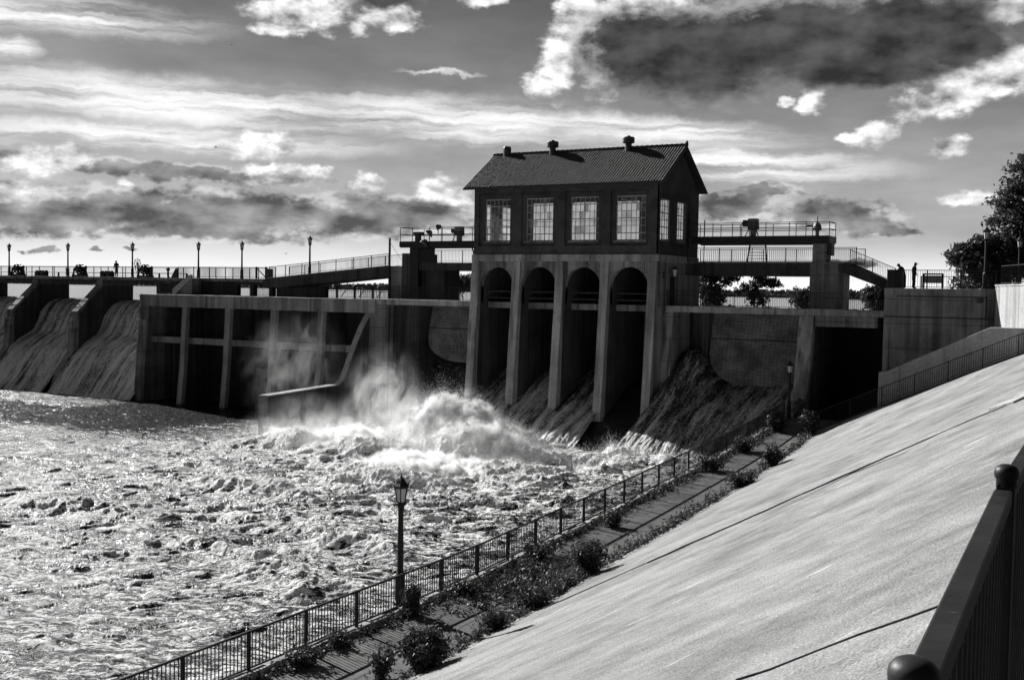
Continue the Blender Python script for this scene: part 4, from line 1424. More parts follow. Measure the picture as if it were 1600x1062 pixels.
# ================================================================== UPPER BRIDGES AND PLATFORMS
r = thing('footbridge', 'concrete footbridge beam right of the powerhouse carrying a picket railing', 'bridge', (-25, 80, 12.7))
MB().box(-30.2, -20.8, 79, 82, 12.72, 13.62).build('beam', 'concrete_dark', r, bevel=.02)
MB().box(-30.2, -17.6, 78.9, 82.1, 13.62, 13.74).build('deck', 'concrete_dam', r)
fence('bridge_railing', 'fine picket railing on the footbridge right of the powerhouse', [(-30.1, 79.1, 13.74), (-17.6, 79.1, 13.74)], 1.02, 2.4, .14, .018, .06)
fence('bridge_railing', 'second picket railing on the lake side of the right footbridge', [(-30.1, 81.9, 13.74), (-17.6, 81.9, 13.74)], 1.02, 2.4, .14, .018, .06)
r = thing('bridge_pier', 'square concrete pier holding the right footbridge and hoist platform', 'pier', (-20, 80, 9.9))
MB().box(-20.8, -18.75, 79.0, 82.4, 9.9, 13.62).build('lower_block', 'concrete_dam', r, bevel=.03)
MB().box(-20.65, -19.66, 79.02, 80.2, 13.74, 15.06).build('upper_block', 'concrete_dam', r, bevel=.03)
MB().box(-19.66, -19.35, 79.2, 80.0, 14.2, 15.2).build('switch_box', 'steel_dark', r)


def platform(name, label, x0, x1, z0, z1, zr, posts):
    r = thing(name, label, 'platform', ((x0 + x1) / 2, 79.4, z0))
    MB().box(x0, x1, 78.3, 80.3, z0 + .02, z1).build('deck', 'steel_dark', r)
    m2 = MB()
    for y in (78.35, 80.25):
        m2.box(x0 + .1, x1 - .1, y - .06, y + .06, z0 - .06, z1 + .02)
    m2.build('girder', 'black_paint', r)
    for y in (78.4, 80.2):
        rr = MB()
        for z in (zr, (zr + z1) / 2):
            rr.tube([(x0 + .05, y, z), (x1 - .05, y, z)], .028, 6)
        if y < 79:
            for xx in (x0 + .05, x1 - .05):
                for z in (zr, (zr + z1) / 2):
                    rr.tube([(xx, 78.4, z), (xx, 80.2, z)], .028, 6)
        rr.build('guard_rail', 'black_paint', r)
        for x in posts:
            MB().tube([(x, y, z1 - .1), (x, y, zr)], .03, 6).build('rail_post', 'black_paint', r)
    return r


platform('hoist_platform', 'steel hoist platform with pipe rails right of the powerhouse', -29.6, -19.3, 15.06, 15.56, 16.55, [-29.55, -27.9, -26.4, -25.7, -23.9, -22.2, -21.0, -19.35])
platform('hoist_platform', 'steel hoist platform with pipe rails left of the powerhouse', -56.3, -45.9, 14.93, 15.4, 16.6, [-56.25, -55.0, -53.2, -51.9, -50.0, -48.5, -46.6])
r = thing('platform_ladder', 'steep steel stair climbing from the footbridge to the right hoist platform', 'ladder', (-24.5, 78.6, 13.7))
for (xa, xb) in ((-25.15, -25.0), (-23.7, -23.9)):
    MB().bar((xa, 78.15, 13.74), (xb, 78.35, 15.15), .09).build('stringer', 'black_paint', r)
mb = MB()
for k in range(6):
    mb.bar((-25.1, 78.17 + k * .03, 13.95 + k * .22), (-23.75, 78.17 + k * .03, 13.95 + k * .22), .05)
mb.build('tread', 'black_paint', r)
r = thing('platform_ladder', 'slim leaning steel ladder under the left hoist platform beside the powerhouse', 'ladder', (-48, 78.6, 13.7))
for q in (0, .55):
    MB().bar((-48.3 + q, 78.1, 13.7), (-48.9 + q, 78.3, 15.0), .08).build('stringer', 'black_paint', r)
mb = MB()
for k in range(5):
    mb.bar((-48.4 - k * .1, 78.15, 13.9 + k * .24), (-47.85 - k * .1, 78.15, 13.9 + k * .24), .04)
mb.build('tread', 'black_paint', r)


def gear_hoist(x, y, z, label, s=1.0, dirn=1):
    r = thing('gate_hoist', label, 'hoist', (x, y, z), 'gate hoists on the high platforms')
    MB().box(x - .18 * s, x + .18 * s, y - .18, y + .18, z, z + .5 * s).build('pedestal', 'steel_grey', r)
    MB().box(x - .36 * s, x + .36 * s, y - .3, y + .3, z + .5 * s, z + .95 * s).build('gear_case', 'steel_dark', r, bevel=.05)
    MB().box(x - .32 * s, x + .32 * s, y - .34, y + .34, z + .9 * s, z + 1.32 * s).build('hood', 'steel_grey', r, bevel=.04)
    MB().lathe((x - dirn * .36 * s, y, z + .98 * s), [(.12, -.45 * s), (.25 * s, -.4 * s), (.25 * s, .02), (.1, .05)], 14, 'x').build('motor', 'steel_dark', r)
    m2 = MB()
    for q in (-.5, .5):
        m2.bar((x + q * s, y - .35, z), (x + q * .5 * s, y - .2, z + .6 * s), .06)
    m2.build('brace', 'steel_dark', r)
    return r


gear_hoist(-24.99, 78.9, 15.56, 'boxy gear hoist with motor at the middle of the right platform', 1.0, 1)
gear_hoist(-50.5, 78.9, 15.4, 'boxy gear hoist with motor on the left platform next to the powerhouse', .95, 1)
r = thing('bearing_stand', 'dome topped bearing stand with a spike at the right end of the right platform', 'bearing stand', (-20.36, 79, 15.56))
MB().lathe((-20.36, 79, 15.56), [(.14, 0), (.14, .38), (.3, .42), (.3, .7), (.2, .92), (.06, 1.0), (.04, 1.02), (.03, 1.4), (.005, 1.5)], 14).build('stand', 'steel_grey', r)
MB().tube([(-21.1, 79, 16.3), (-20.6, 79, 16.3)], .08, 8).build('coupling', 'steel_dark', r)
tag(MB().tube([(-29.3, 79, 16.22), (-21.1, 79, 16.22)], .035, 6).build('hoist_shaft', 'steel_dark', loc=(-25, 79, 16.2)), 'thin drive shaft running along the right hoist platform between machines', 'drive shaft')
tag(MB().tube([(-55.2, 79, 16.0), (-50.9, 79, 16.0)], .035, 6).build('hoist_shaft', 'steel_dark', loc=(-53, 79, 16.0)), 'thin drive shaft running along the left hoist platform between machines', 'drive shaft')
r = thing('bearing_stand', 'stubby bearing stand near the left end of the left hoist platform', 'bearing stand', (-54.8, 79, 15.4))
MB().box(-55.0, -54.6, 78.8, 79.2, 15.4, 16.0).build('stand', 'steel_dark', r)
MB().box(-55.2, -54.3, 78.75, 79.25, 15.95, 16.25).build('cap', 'steel_dark', r, bevel=.05)


def floodlight(x, y, z, d_, label, R_=.34):
    r = thing('floodlight', label, 'floodlight', (x, y, z), 'round floodlights on the left platform')
    dv = Vector(d_).normalized()
    p = Vector((x, y, z))
    mb = MB()
    mb.tube([p - dv * .35, p - dv * .3, p - dv * .1, p + dv * .04, p + dv * .06], [.06, .16, R_ * .8, R_, R_ * .98], 18)
    mb.build('housing', 'steel_dark', r)
    MB().tube([p + dv * .055, p + dv * .075], [R_ * .9, R_ * .9], 18).build('lens', 'lamp_glass', r)
    MB().bar((x, y + .1, z - .55), (x, y + .1, z - .05), .06).build('bracket', 'steel_dark', r)
    return r


floodlight(-53.2, 78.25, 16.05, (-.5, -.3, -.6), 'largest round floodlight hanging at rail height on the left platform', .42)
floodlight(-52.4, 78.4, 16.6, (-.9, -.3, -.2), 'small round floodlight above the top rail of the left platform', .27)
floodlight(-53.6, 78.2, 15.25, (-.45, -.3, -.8), 'tilted round floodlight below the deck edge of the left platform', .4)
r = thing('mast', 'thin dark mast with guy wire standing at the top of the left ramp', 'mast', (-57.75, 78.9, 10.4))
MB().tube([(-57.75, 78.9, 10.4), (-57.75, 78.9, 15.75)], .1, 8).build('pole', 'black_paint', r)
MB().tube([(-57.75, 78.9, 15.4), (-56.6, 79, 13.9)], .015, 5).build('guy_wire', 'black_paint', r)
tag(MB().tube([(-28.48, 78.2, 10.45), (-28.48, 78.2, 16.8)], .045, 8).build('standpipe', 'steel_dark', loc=(-28.48, 78.2, 10.45)), 'tall thin standpipe rising past the right platform near the powerhouse corner', 'pipe')

r = thing('ramp_pier', 'stepped concrete pier block between the ramp and the left hoist platform', 'pier', (-56, 80, 10.3))
MB().box(-57.95, -56.5, 79, 82, 10.3, 13.3).build('ramp_block', 'concrete_dam', r, bevel=.03)
MB().box(-56.5, -54.75, 79.02, 82, 10.3, 14.42).build('tall_block', 'concrete_dark', r, bevel=.03)
MB().box(-55.6, -54.7, 78.9, 81.5, 10.3, 14.95).build('column', 'black_paint', r)
MB().box(-54.7, -52.4, 79.5, 82, 10.3, 13.0).build('side_block', 'concrete_dark', r)
r = thing('footbridge', 'dark footbridge beam between the ramp pier and the powerhouse', 'bridge', (-50, 80, 13))
MB().box(-54.75, -45.9, 79, 82, 12.95, 13.62).build('beam', 'concrete_dark', r)
MB().box(-49.8, -45.95, 82.2, 82.6, 10.3, 12.95).build('infill_wall', 'dark_interior', r)
fence('bridge_railing', 'short picket railing on the footbridge just left of the powerhouse', [(-54.6, 79.1, 13.62), (-45.95, 79.1, 13.62)], 1.05, 2.2, .14, .018, .06)
# ramp
r = thing('ramp', 'sloping concrete ramp rising from the spillway deck toward the powerhouse', 'bridge', (-65, 80, 11))
MB().prism_y([(-72.6, 12.02), (-72.6, 11.3), (-70.5, 11.25), (-57.95, 12.42), (-57.95, 13.3), (-71.9, 12.06)], 79, 82).build('ramp_beam', 'concrete_dark', r)
MB().box(-77.2, -72.6, 80.4, 84.6, 11.72, 12.05).build('landing', 'concrete_dam', r)
MB().prism_y([(-71.9, 12.07), (-57.95, 13.31), (-57.95, 13.38), (-71.9, 12.14)], 78.96, 79.1).build('edge_strip', 'concrete_wing', r)
rz = lambda x: 12.1 + (x + 71.9) * (1.24 / 13.95)
fence('ramp_railing', 'picket railing climbing the near edge of the left ramp', [(-71.9, 79.1, rz(-71.9)), (-57.9, 79.1, rz(-57.9))], 1.05, 2.0, .13, .018, .06, lift=.05)
fence('ramp_railing', 'second picket railing on the lake side of the left ramp', [(-71.9, 81.9, rz(-71.9)), (-56.6, 81.9, rz(-56.6))], 1.15, 2.0, .13, .018, .06, lift=.05)
fence('deck_railing', 'short picket railing on the near edge where the deck meets the ramp', [(-85.4, 80.5, 12.07), (-72.2, 80.3, 12.07)], 1.07, 2.2, .13, .02, .07)
r = thing('turnstile', 'dark steel gate frame with a slanted brace at the foot of the ramp', 'gate', (-73.6, 80.4, 12.05))
mb = MB()
for x in (-74.6, -73.4):
    mb.box(x - .06, x + .06, 80.2, 80.32, 12.05, 13.2)
mb.bar((-74.6, 80.26, 13.1), (-73.4, 80.26, 12.15), .07)
mb.build('frame', 'black_paint', r)
MB().box(-73.3, -72.6, 80.15, 80.4, 12.05, 13.0).build('panel', 'steel_dark', r)
# right stairs from footbridge to abutment
r = thing('bridge_stair', 'concrete stair flight falling from the right footbridge to the abutment', 'stairs', (-17, 79.5, 12))
MB().prism_y([(-18.8, 13.62), (-18.8, 13.1), (-15.2, 11.75), (-14.6, 11.92), (-14.9, 12.2), (-18.2, 13.66)], 79, 81).build('flight', 'concrete_dark', r)
fence('stair_railing', 'picket handrail running down the stair to the abutment', [(-18.0, 79.0, 13.6), (-14.9, 79.0, 12.3)], 1.0, 1.6, .12, .02, .06)
fence('walkway_railing', 'dark picket railing along the walkway right of the powerhouse', [(-30.1, 75.3, 10.42), (-17.6, 75.3, 10.42)], 1.1, 2.4, .12, .02, .06)
fence('walkway_railing', 'pale lit picket railing on the lake side between pier and abutment', [(-18.7, 82, 10.0), (-14.9, 82, 10.0)], 1.1, 2.0, .14, .02, .06, mat='steel_grey')
fence('walkway_railing', 'dark picket railing along the walkway just left of the powerhouse', [(-58.2, 75.4, 10.42), (-46.1, 75.4, 10.42)], 1.1, 2.2, .12, .02, .06)
fence('abutment_railing', 'tall picket railing along the top of the abutment', [(-14.4, 76.0, 11.92), (-8.2, 76.0, 11.92)], 1.2, 2.3, .14, .02, .07)
fence('abutment_railing', 'low inner railing crossing behind the people on the abutment', [(-12.9, 77.2, 11.92), (-8.9, 77.2, 11.92)], .82, 2.0, .3, .02, .08)
fence('wing_railing', 'dark railing on top of the sunlit wing wall at the right edge', [(-7.75, 74.6, 12.22), (-1.2, 58.6, 12.22)], 1.15, 1.8, .13, .018, .06)
r = thing('utility_cabinet', 'squat black cabinet at the top of the abutment stair', 'cabinet', (-14.6, 76.6, 11.92))
MB().box(-14.9, -13.95, 76.2, 77.0, 11.92, 13.1).build('body', 'black_paint', r, bevel=.03)
MB().box(-14.93, -13.92, 76.17, 77.03, 13.1, 13.16).build('lid', 'steel_dark', r)
r = thing('sign_board', 'small framed notice board on legs behind the abutment railing', 'sign', (-12.2, 77.5, 11.92))
MB().box(-12.75, -11.65, 77.4, 77.48, 12.3, 12.8).build('panel', 'steel_pale', r)
m2 = MB()
for x in (-12.8, -11.6):
    m2.box(x - .05, x + .05, 77.38, 77.5, 11.92, 12.95)
m2.box(-12.85, -11.55, 77.38, 77.5, 12.85, 12.95)
m2.build('frame', 'black_paint', r)

# ================================================================== MACHINES ON THE SPILLWAY DECK
def deck_hoist(x, label):
    y, z = 81.6, 12.05
    r = thing('gear_hoist', label, 'hoist', (x, y, z), 'gear hoists on the spillway deck')
    m2 = MB()
    for yy_ in (y - .35, y + .35):
        m2.add([], [])
        for q in (-1, 1):
            m2.bar((x + q * .72, yy_, z), (x + q * .45, yy_, z + .95), .16, .12)
        m2.box(x - .8, x + .8, yy_ - .1, yy_ + .1, z, z + .2)
    m2.build('frame', 'black_paint', r)
    m2 = MB()
    for yy_ in (y - .2, y + .2):
        m2.torus((x, yy_, z + .82), .5, .07, 'y', 24, 6)
        for k in range(6):
            t = k * math.pi / 3
            m2.bar((x, yy_, z + .82), (x + .5 * math.cos(t), yy_, z + .82 + .5 * math.sin(t)), .1, .1)
    m2.build('gear_wheel', 'black_paint', r)
    MB().lathe((x, y, z + .82), [(.26, -.4), (.26, .4)], 14, 'y').build('drum', 'steel_dark', r)
    MB().lathe((x + .72, y, z + 1.0), [(.12, -.28), (.2, -.24), (.2, .24), (.12, .28)], 12, 'x').build('motor', 'black_paint', r)
    MB().box(x + .6, x + .85, y - .15, y + .15, z, z + .82).build('motor_stand', 'black_paint', r)
    return r


h0 = deck_hoist(-112.27, 'black gear hoist at the left edge beside the first deck lamp')
dup(h0, (-101.67, 81.6, 12.05), 'black gear hoist just right of the second deck lamp')
dup(h0, (-91.43, 81.6, 12.05), 'black gear hoist beside the spoked handwheel')


def winch(x, label):
    y, z = 81.2, 12.05
    r = thing('winch', label, 'winch', (x, y, z), 'low double winches on the spillway deck')
    for q in (-.48, .48):
        MB().lathe((x + q, y, z + .34), [(.05, -.36), (.3, -.32), (.34, -.2), (.24, -.15), (.24, .15), (.34, .2), (.3, .32), (.05, .36)], 14, 'y').build('drum', 'black_paint', r)
        MB().box(x + q - .3, x + q + .3, y - .3, y + .3, z, z + .18).build('base', 'black_paint', r)
    return r


wn = winch(-107.57, 'low black double winch between the first two deck lamps')
dup(wn, (-96.84, 81.2, 12.05), 'low black double winch at the feet of the person on the deck')
r = thing('handwheel', 'large spoked handwheel on a stand to the left of a gear hoist', 'handwheel', (-92.4, 81.4, 12.05))
m2 = MB().torus((-92.4, 81.4, 13.5), .45, .035, 'y', 28, 6)
for k in range(8):
    t = k * math.pi / 4
    m2.bar((-92.4, 81.4, 13.5), (-92.4 + .62 * math.cos(t), 81.4, 13.5 + .62 * math.sin(t)), .035, .035)
m2.lathe((-92.4, 81.4, 13.5), [(.09, -.08), (.09, .08)], 10, 'y')
m2.torus((-92.4, 81.45, 12.95), .38, .03, 'y', 24, 6)
m2.build('wheel', 'black_paint', r)
MB().bar((-92.4, 81.5, 12.05), (-92.4, 81.5, 13.5), .1).build('stand', 'black_paint', r)
r = thing('valve_stand', 'upright valve stand by the railing near the top of the deck stair', 'valve', (-87.4, 81, 12.05))
MB().lathe((-87.4, 81, 12.05), [(.2, 0), (.12, .1), (.1, .7), (.2, .75), (.2, .95), (.08, 1.0)], 12).build('body', 'black_paint', r)
MB().prism_y([(-86.9, 12.05), (-86.1, 12.05), (-86.1, 13.0), (-86.25, 13.0)], 80.9, 81.2).build('brace', 'black_paint', r)


# ================================================================== LAMP POSTS
def lamp_post(name, label, loc, H=3.78):
    r = thing(name, label, 'lamp post', loc, 'black lantern lamp posts')
    x, y, z = loc
    s = H / 3.85
    m2 = MB()
    m2.lathe((x, y, z), [(.19 * s, 0), (.19 * s, .1 * s), (.15 * s, .14 * s), (.145 * s, .82 * s), (.16 * s, .86 * s), (.12 * s, .92 * s), (.092 * s, .98 * s), (.078 * s, 2.72 * s), (.1 * s, 2.76 * s), (.1 * s, 2.8 * s), (.08 * s, 2.83 * s)], 12)
    m2.build('pole', 'black_paint', r)
    MB().lathe((x, y, z), [(.08 * s, 2.8 * s), (.1 * s, 2.86 * s), (.17 * s, 2.94 * s), (.175 * s, 2.98 * s), (.13 * s, 3.0 * s), (.05 * s, 3.0 * s)], 8).build('lamp_cup', 'black_paint', r)
    MB().lathe((x, y, z), [(.125 * s, 3.0 * s), (.185 * s, 3.42 * s)], 6).build('lamp_glass', 'lamp_glass', r)
    cg = MB()
    for k in range(6):
        t = math.pi / 3 * k
        cg.bar((x + .13 * s * math.cos(t), y + .13 * s * math.sin(t), z + 2.98 * s), (x + .195 * s * math.cos(t), y + .195 * s * math.sin(t), z + 3.44 * s), .022 * s)
        cg.bar((x + .2 * s * math.cos(t), y + .2 * s * math.sin(t), z + 3.42 * s), (x + .27 * s * math.cos(t), y + .27 * s * math.sin(t), z + 3.58 * s), .022 * s)
    cg.build('lamp_cage', 'black_paint', r)
    tp = MB().lathe((x, y, z), [(.21 * s, 3.40 * s), (.25 * s, 3.44 * s), (.25 * s, 3.47 * s), (.17 * s, 3.55 * s), (.12 * s, 3.62 * s), (.07 * s, 3.68 * s), (.04 * s, 3.7 * s), (.045 * s, 3.73 * s), (.02 * s, 3.76 * s), (.003, 3.86 * s)], 6)
    tp.build('lamp_roof', 'black_paint', r)
    return r


lp = lamp_post('lamp_post', 'big black lantern lamp post behind the foreground fence before the white water', (-18.37, 25.8, path_z(25.8) + .12), 3.85)
lp['group'] = 'black lantern lamp posts'
for x, lab in ((-113.0, 'black lantern lamp post nearest the left edge on the spillway deck'), (-102.9, 'black lantern lamp post left of the second gear hoist'),
               (-92.7, 'black lantern lamp post beside the spoked handwheel'), (-83.1, 'black lantern lamp post above the short deck stair'),
               (-77.2, 'black lantern lamp post above the wall openings just left of the ramp')):
    dup(lp, (x, 81.0, 12.06), lab, scale=.98)
dup(lp, (-68.5, 80.9, 12.42), 'black lantern lamp post standing part way up the ramp')
dup(lp, (-19.3, 69.2, 3.45), 'black lantern lamp post in front of the pier at the far end of the path')
dup(lp, (-8.95, 77.0, 12.0), 'black lantern lamp post on the abutment in front of the big tree', scale=1.06)
dup(lp, (-7.6, 84.0, 11.95), 'black lantern lamp post half hidden in the tree behind the wing wall', scale=1.0)
r = thing('wall_lantern', 'black wall lantern on a bracket at the right flank of the powerhouse', 'lantern', (-30.1, 76.0, 13.0))
c_ = (-29.72, 75.6, 12.55)
MB().lathe(c_, [(.09, 0), (.17, .5)], 6).build('lamp_glass', 'lamp_glass', r)
MB().lathe(c_, [(.2, .5), (.22, .54), (.1, .68), (.02, .8)], 6).build('lamp_roof', 'black_paint', r)
MB().lathe(c_, [(.02, -.2), (.1, -.08), (.1, 0)], 6).build('lamp_cup', 'black_paint', r)
MB().bar((-30.2, 75.6, 12.95), (-29.72, 75.6, 12.95), .05).build('bracket', 'black_paint', r)

# ================================================================== FOREGROUND FENCES
pts = [(fence_x(y), y, path_z(y) + .1) for y in (9.0, 12, 16, 20, 24, 28, 30, 34, 38, 42, 46, 50, 54, 58, 62, 66, 69)]
fence('riverside_fence', 'long black picket fence on the kerb between the path and the white water', pts, .98, 2.04, .118, .02, .075, .05, low=.1, cap=0)
RH_ = 1.1
PY_ = [1.54, 3.51] + [3.51 + 2.04 * k for k in range(1, 12)]
zt = 11.3 - .55
rl = [(-.22, .75, zt - RH_), (-.256, 1.54, zt - RH_), (-.336, 3.51, zt - RH_), (-.38, 6.0, zt - RH_), (-.37, 22, zt - RH_)]


def big_fence():
    root = thing('viewpoint_fence', 'black steel fence with ball capped posts close to the camera at the right edge', 'fence', rl[1])

    def fx(y):
        return float(np.interp(y, [p[1] for p in rl], [p[0] for p in rl]))
    z0 = zt - RH_
    posty = PY_
    for y in posty:
        x = fx(y) + .006
        po = MB().box(x - .025, x + .025, y - .025, y + .025, z0 - .5, zt + .012).build('post', 'black_paint', root, bevel=.004)
        MB().lathe((x, y, zt + .01), [(.0285, -.01), (.0285, .012), (.030, .016), (.0335, .020), (.0345, .034), (.0325, .044), (.026, .052), (.016, .057), (.004, .059)], 16).build('post_cap', 'black_paint', po, smooth=True)
    ends = [0.9] + posty
    for a, c in zip(ends[:-1], ends[1:]):
        a2, c2 = a + .036, c - .036
        MB().bar((fx(a2), a2, zt - .025), (fx(c2), c2, zt - .025), .05, .045).build('top_rail', 'black_paint', root, bevel=.005)
        MB().bar((fx(a2), a2, z0 + .1), (fx(c2), c2, z0 + .1), .04, .04).build('lower_rail', 'black_paint', root)
        pm = MB()
        nb = int((c2 - a2) / .1)
        for j in range(1, nb):
            y = a2 + (c2 - a2) * j / nb
            x = fx(y)
            pm.box(x - .011, x + .011, y - .011, y + .011, z0 + .12, zt - .04)
        pm.build('picket_panel', 'black_paint', root)


big_fence()
struct(MB().hexa([(-.75, -12, 7.5), (-.1, -12, 7.5), (-.1, 61, 7.5), (-1.3, 61, 7.5)], [(-.55, -12, 9.2), (-.1, -12, 9.2), (-.1, 61, 9.2), (-1.0, 61, 9.2)]).build('slope_kerb', 'concrete_light'))


# ================================================================== PEOPLE
def person(label, loc, rotz, joints, edges, root_i, headr, extra=None):
    r = thing('person', label, 'person', loc)
    me = bpy.data.meshes.new('body')
    me.from_pydata([j[:3] for j in joints], edges, [])
    o = bpy.data.objects.new('body', me)
    C.objects.link(o)
    o.parent = r
    sk = o.modifiers.new('skin', 'SKIN')
    sk.use_smooth_shade = True
    for i, j in enumerate(joints):
        me.skin_vertices[0].data[i].radius = j[3]
        me.skin_vertices[0].data[i].use_root = (i == root_i)
    sb = o.modifiers.new('sub', 'SUBSURF')
    sb.levels = sb.render_levels = 2
    me.materials.append(MATS['clothes'])
    r.rotation_euler = (0, 0, rotz)
    return r, o


def figure(label, loc, rotz, lean=0.0, cap=False, s=1.0, arms='rail'):
    """standing figure facing local +x; lean bends the trunk forward from the hips"""
    def L(x, z):        # rotate about the hip
        c, q = math.cos(lean), math.sin(lean)
        dz = z - .92
        return (x * c + dz * q, .92 + dz * c - x * q)
    J, E_ = [], []

    def add(x, y, z, rr, prev=None):
        J.append((x * s, y * s, z * s, (rr[0] * s, rr[1] * s)))
        if prev is not None:
            E_.append((prev, len(J) - 1))
        return len(J) - 1
    pel = add(0, 0, .94, (.14, .17))
    x_, z_ = L(0, 1.15)
    wa = add(x_, 0, z_, (.12, .15), pel)
    x_, z_ = L(.01, 1.38)
    ch = add(x_, 0, z_, (.13, .18), wa)
    x_, z_ = L(.02, 1.52)
    nk = add(x_, 0, z_, (.06, .06), ch)
    x_, z_ = L(.06, 1.62)
    hd = add(x_, 0, z_, (.095, .085), nk)
    x_, z_ = L(.07, 1.72)
    ht = add(x_, 0, z_, (.07, .065), hd)
    x_, z_ = L(.17, 1.61)
    add(x_, 0, z_, (.018, .018), hd)           # nose
    for q in (-1, 1):
        kn = add(.03, q * .1, .5, (.075, .075), pel)
        an = add(-.02, q * .11, .08, (.05, .05), kn)
        add(.15, q * .12, .035, (.04, .045), an)
        xs2, zs2 = L(0, 1.42)
        sh = add(xs2, q * .22, zs2, (.065, .065), ch)
        if arms == 'rail':
            xe, ze = xs2 + .16, zs2 - .26
            xh, zh = xs2 + .38, zs2 - .36
        else:
            xe, ze = xs2 - .02, zs2 - .3
            xh, zh = xs2 + .1, zs2 - .52
        el = add(xe, q * .26, ze, (.05, .05), sh)
        wr = add(xh, q * .22, zh, (.033, .033), el)
        for f_ in range(5):      # four fingers and a thumb
            if f_ < 4:
                add(xh + .1 + .012 * (1.5 - abs(f_ - 1.5)), q * (.22 + (f_ - 1.5) * .02), zh - .03, (.012, .012), wr)
            else:
                add(xh + .05, q * .17, zh + .01, (.013, .013), wr)
    r, o = person(label, loc, rotz, J, E_, pel, .1)
    x_, z_ = L(.05, 1.70)
    m2 = MB().lathe((x_ * s, 0, (z_ - .03) * s), [(.105 * s, -.05 * s), (.11 * s, 0), (.09 * s, .07 * s), (.04 * s, .1 * s), (.005, .11 * s)], 12)
    if cap:
        m2.box((x_ + .05) * s, (x_ + .22) * s, -.08 * s, .08 * s, (z_ - .03) * s, (z_ - .01) * s)
    ORIG_LOC = ORIG.get(r.name)
    ORIG[r.name] = (0, 0, 0)
    m2.build('cap' if cap else 'hair', 'black_paint', r, smooth=True)
    ORIG[r.name] = ORIG_LOC
    return r


figure('person in dark clothes bending forward over the abutment railing by the cabinet', (-13.95, 77.1, 11.92), math.pi * .92, .55, False, 1.02)
figure('person in a peaked cap standing upright by the abutment railing', (-13.35, 77.0, 11.92), -.25, .05, True, .98, 'down')
figure('person in dark clothes standing alone on the spillway deck among winches', (-96.2, 81.9, 12.05), math.pi * .95, .04, True, 1.0, 'down')

# ================================================================== PLANTS
def shrub(name, label, loc, h, rad_, nst, nleaf, leaf=.05, seed=1, upright=.6, cat='shrub', group='shrubs along the path', mat='leaf_weed'):
    rg = np.random.RandomState(seed)
    r = thing(name, label, cat, loc, group)
    st = MB()
    C_, D_ = [], []
    for k in range(nst):
        a = rg.uniform(0, 2 * np.pi)
        rr = rad_ * rg.uniform(.15, 1) ** .7
        hh_ = h * rg.uniform(.55, 1.05) * (1 - .35 * (rr / rad_) ** 2)
        bx_, by_ = rr * .25 * math.cos(a), rr * .25 * math.sin(a)
        tx, ty = rr * math.cos(a), rr * math.sin(a)
        pts_ = []
        for t in np.linspace(0, 1, 6):
            w_ = t ** (1.0 + upright)
            pts_.append((loc[0] + bx_ + (tx - bx_) * w_ + rg.normal(0, .012), loc[1] + by_ + (ty - by_) * w_ + rg.normal(0, .012), loc[2] + hh_ * t - .05 * (1 - t)))
        st.tube(pts_, [.010, .009, .008, .006, .004, .002], 4)
        m_ = max(4, nleaf // nst)
        tt = rg.uniform(.12, 1.05, m_) ** .8
        pa = np.array(pts_)
        idx = np.clip(tt * 5, 0, 4.99)
        i0 = idx.astype(int)
        fr = (idx - i0)[:, None]
        c = pa[i0] * (1 - fr) + pa[np.minimum(i0 + 1, 5)] * fr
        C_.append(c + rg.normal(0, .035 + rad_ * .07, c.shape))
        D_.append(rg.normal(0, 1, c.shape) + np.array([0, 0, .6]))
    st.build('stems', 'bark', r)
    quads_obj('foliage', np.concatenate(C_), np.concatenate(D_), leaf, mat, r, 2.4, loc, rg)
    return r


SH = [('round dense dark bush on the path edge at the bottom right of the lamp', (-15.1, 22.2), .95, .62, 60, 5200, .055),
      ('tall narrow leafy bush growing from the kerb right of the lamp', (-17.65, 25.35), .95, .30, 26, 1500, .055),
      ('small rounded bush at the slope foot just beyond the big round bush', (-15.1, 25.7), .55, .35, 26, 1100, .05),
      ('spindly upright weed clump in the bottom edge of the picture', (-15.4, 20.9), .95, .38, 22, 800, .05),
      ('low dark weed clump by the fence at the bottom edge', (-17.5, 20.6), .5, .5, 26, 900, .05),
      ('thin weed tuft with long stems beside the first fence posts', (-17.7, 22.2), .55, .3, 18, 420, .045),
      ('leafy bush with pale tips at the slope foot beyond the puddle', (-15.45, 32.3), 1.15, .62, 40, 2600, .06),
      ('small bush under the fence past the puddle', (-17.4, 38.4), .62, .4, 24, 900, .055),
      ('dark clipped looking bush on the path halfway to the dam', (-15.85, 54.2), 1.15, .55, 34, 2000, .07),
      ('spreading low bush at the slope foot in front of the clipped bush', (-15.6, 48.6), .75, .8, 34, 1600, .07),
      ('weedy vine heap at the foot of the stair railing', (-16.7, 64.2), 1.5, .6, 36, 1800, .08),
      ('weedy vine heap on the fence end near the far lamp', (-18.7, 64.6), 1.3, .7, 36, 1800, .08),
      ('bramble heap along the fence two thirds of the way to the dam', (-18.4, 57.5), .9, .8, 34, 1500, .07),
      ('bramble heap along the fence just before the far paving', (-18.2, 51.5), .7, .7, 30, 1200, .07),
      ('low bush between fence and puddle under the middle posts', (-17.8, 33.0), .5, .6, 30, 1100, .055),
      ('low weedy bush on the kerb left of the puddle', (-17.6, 28.3), .45, .55, 26, 1000, .05),
      ('grassy weed bush at the slope foot before the leafy bush', (-15.3, 28.2), .6, .6, 34, 1500, .05)]
for i, (lab, (x, y), h, rd, ns_, nl, lf) in enumerate(SH):
    shrub('shrub', lab, (x, y, path_z(y) + .0), h, rd, ns_, nl, lf, 100 + i)
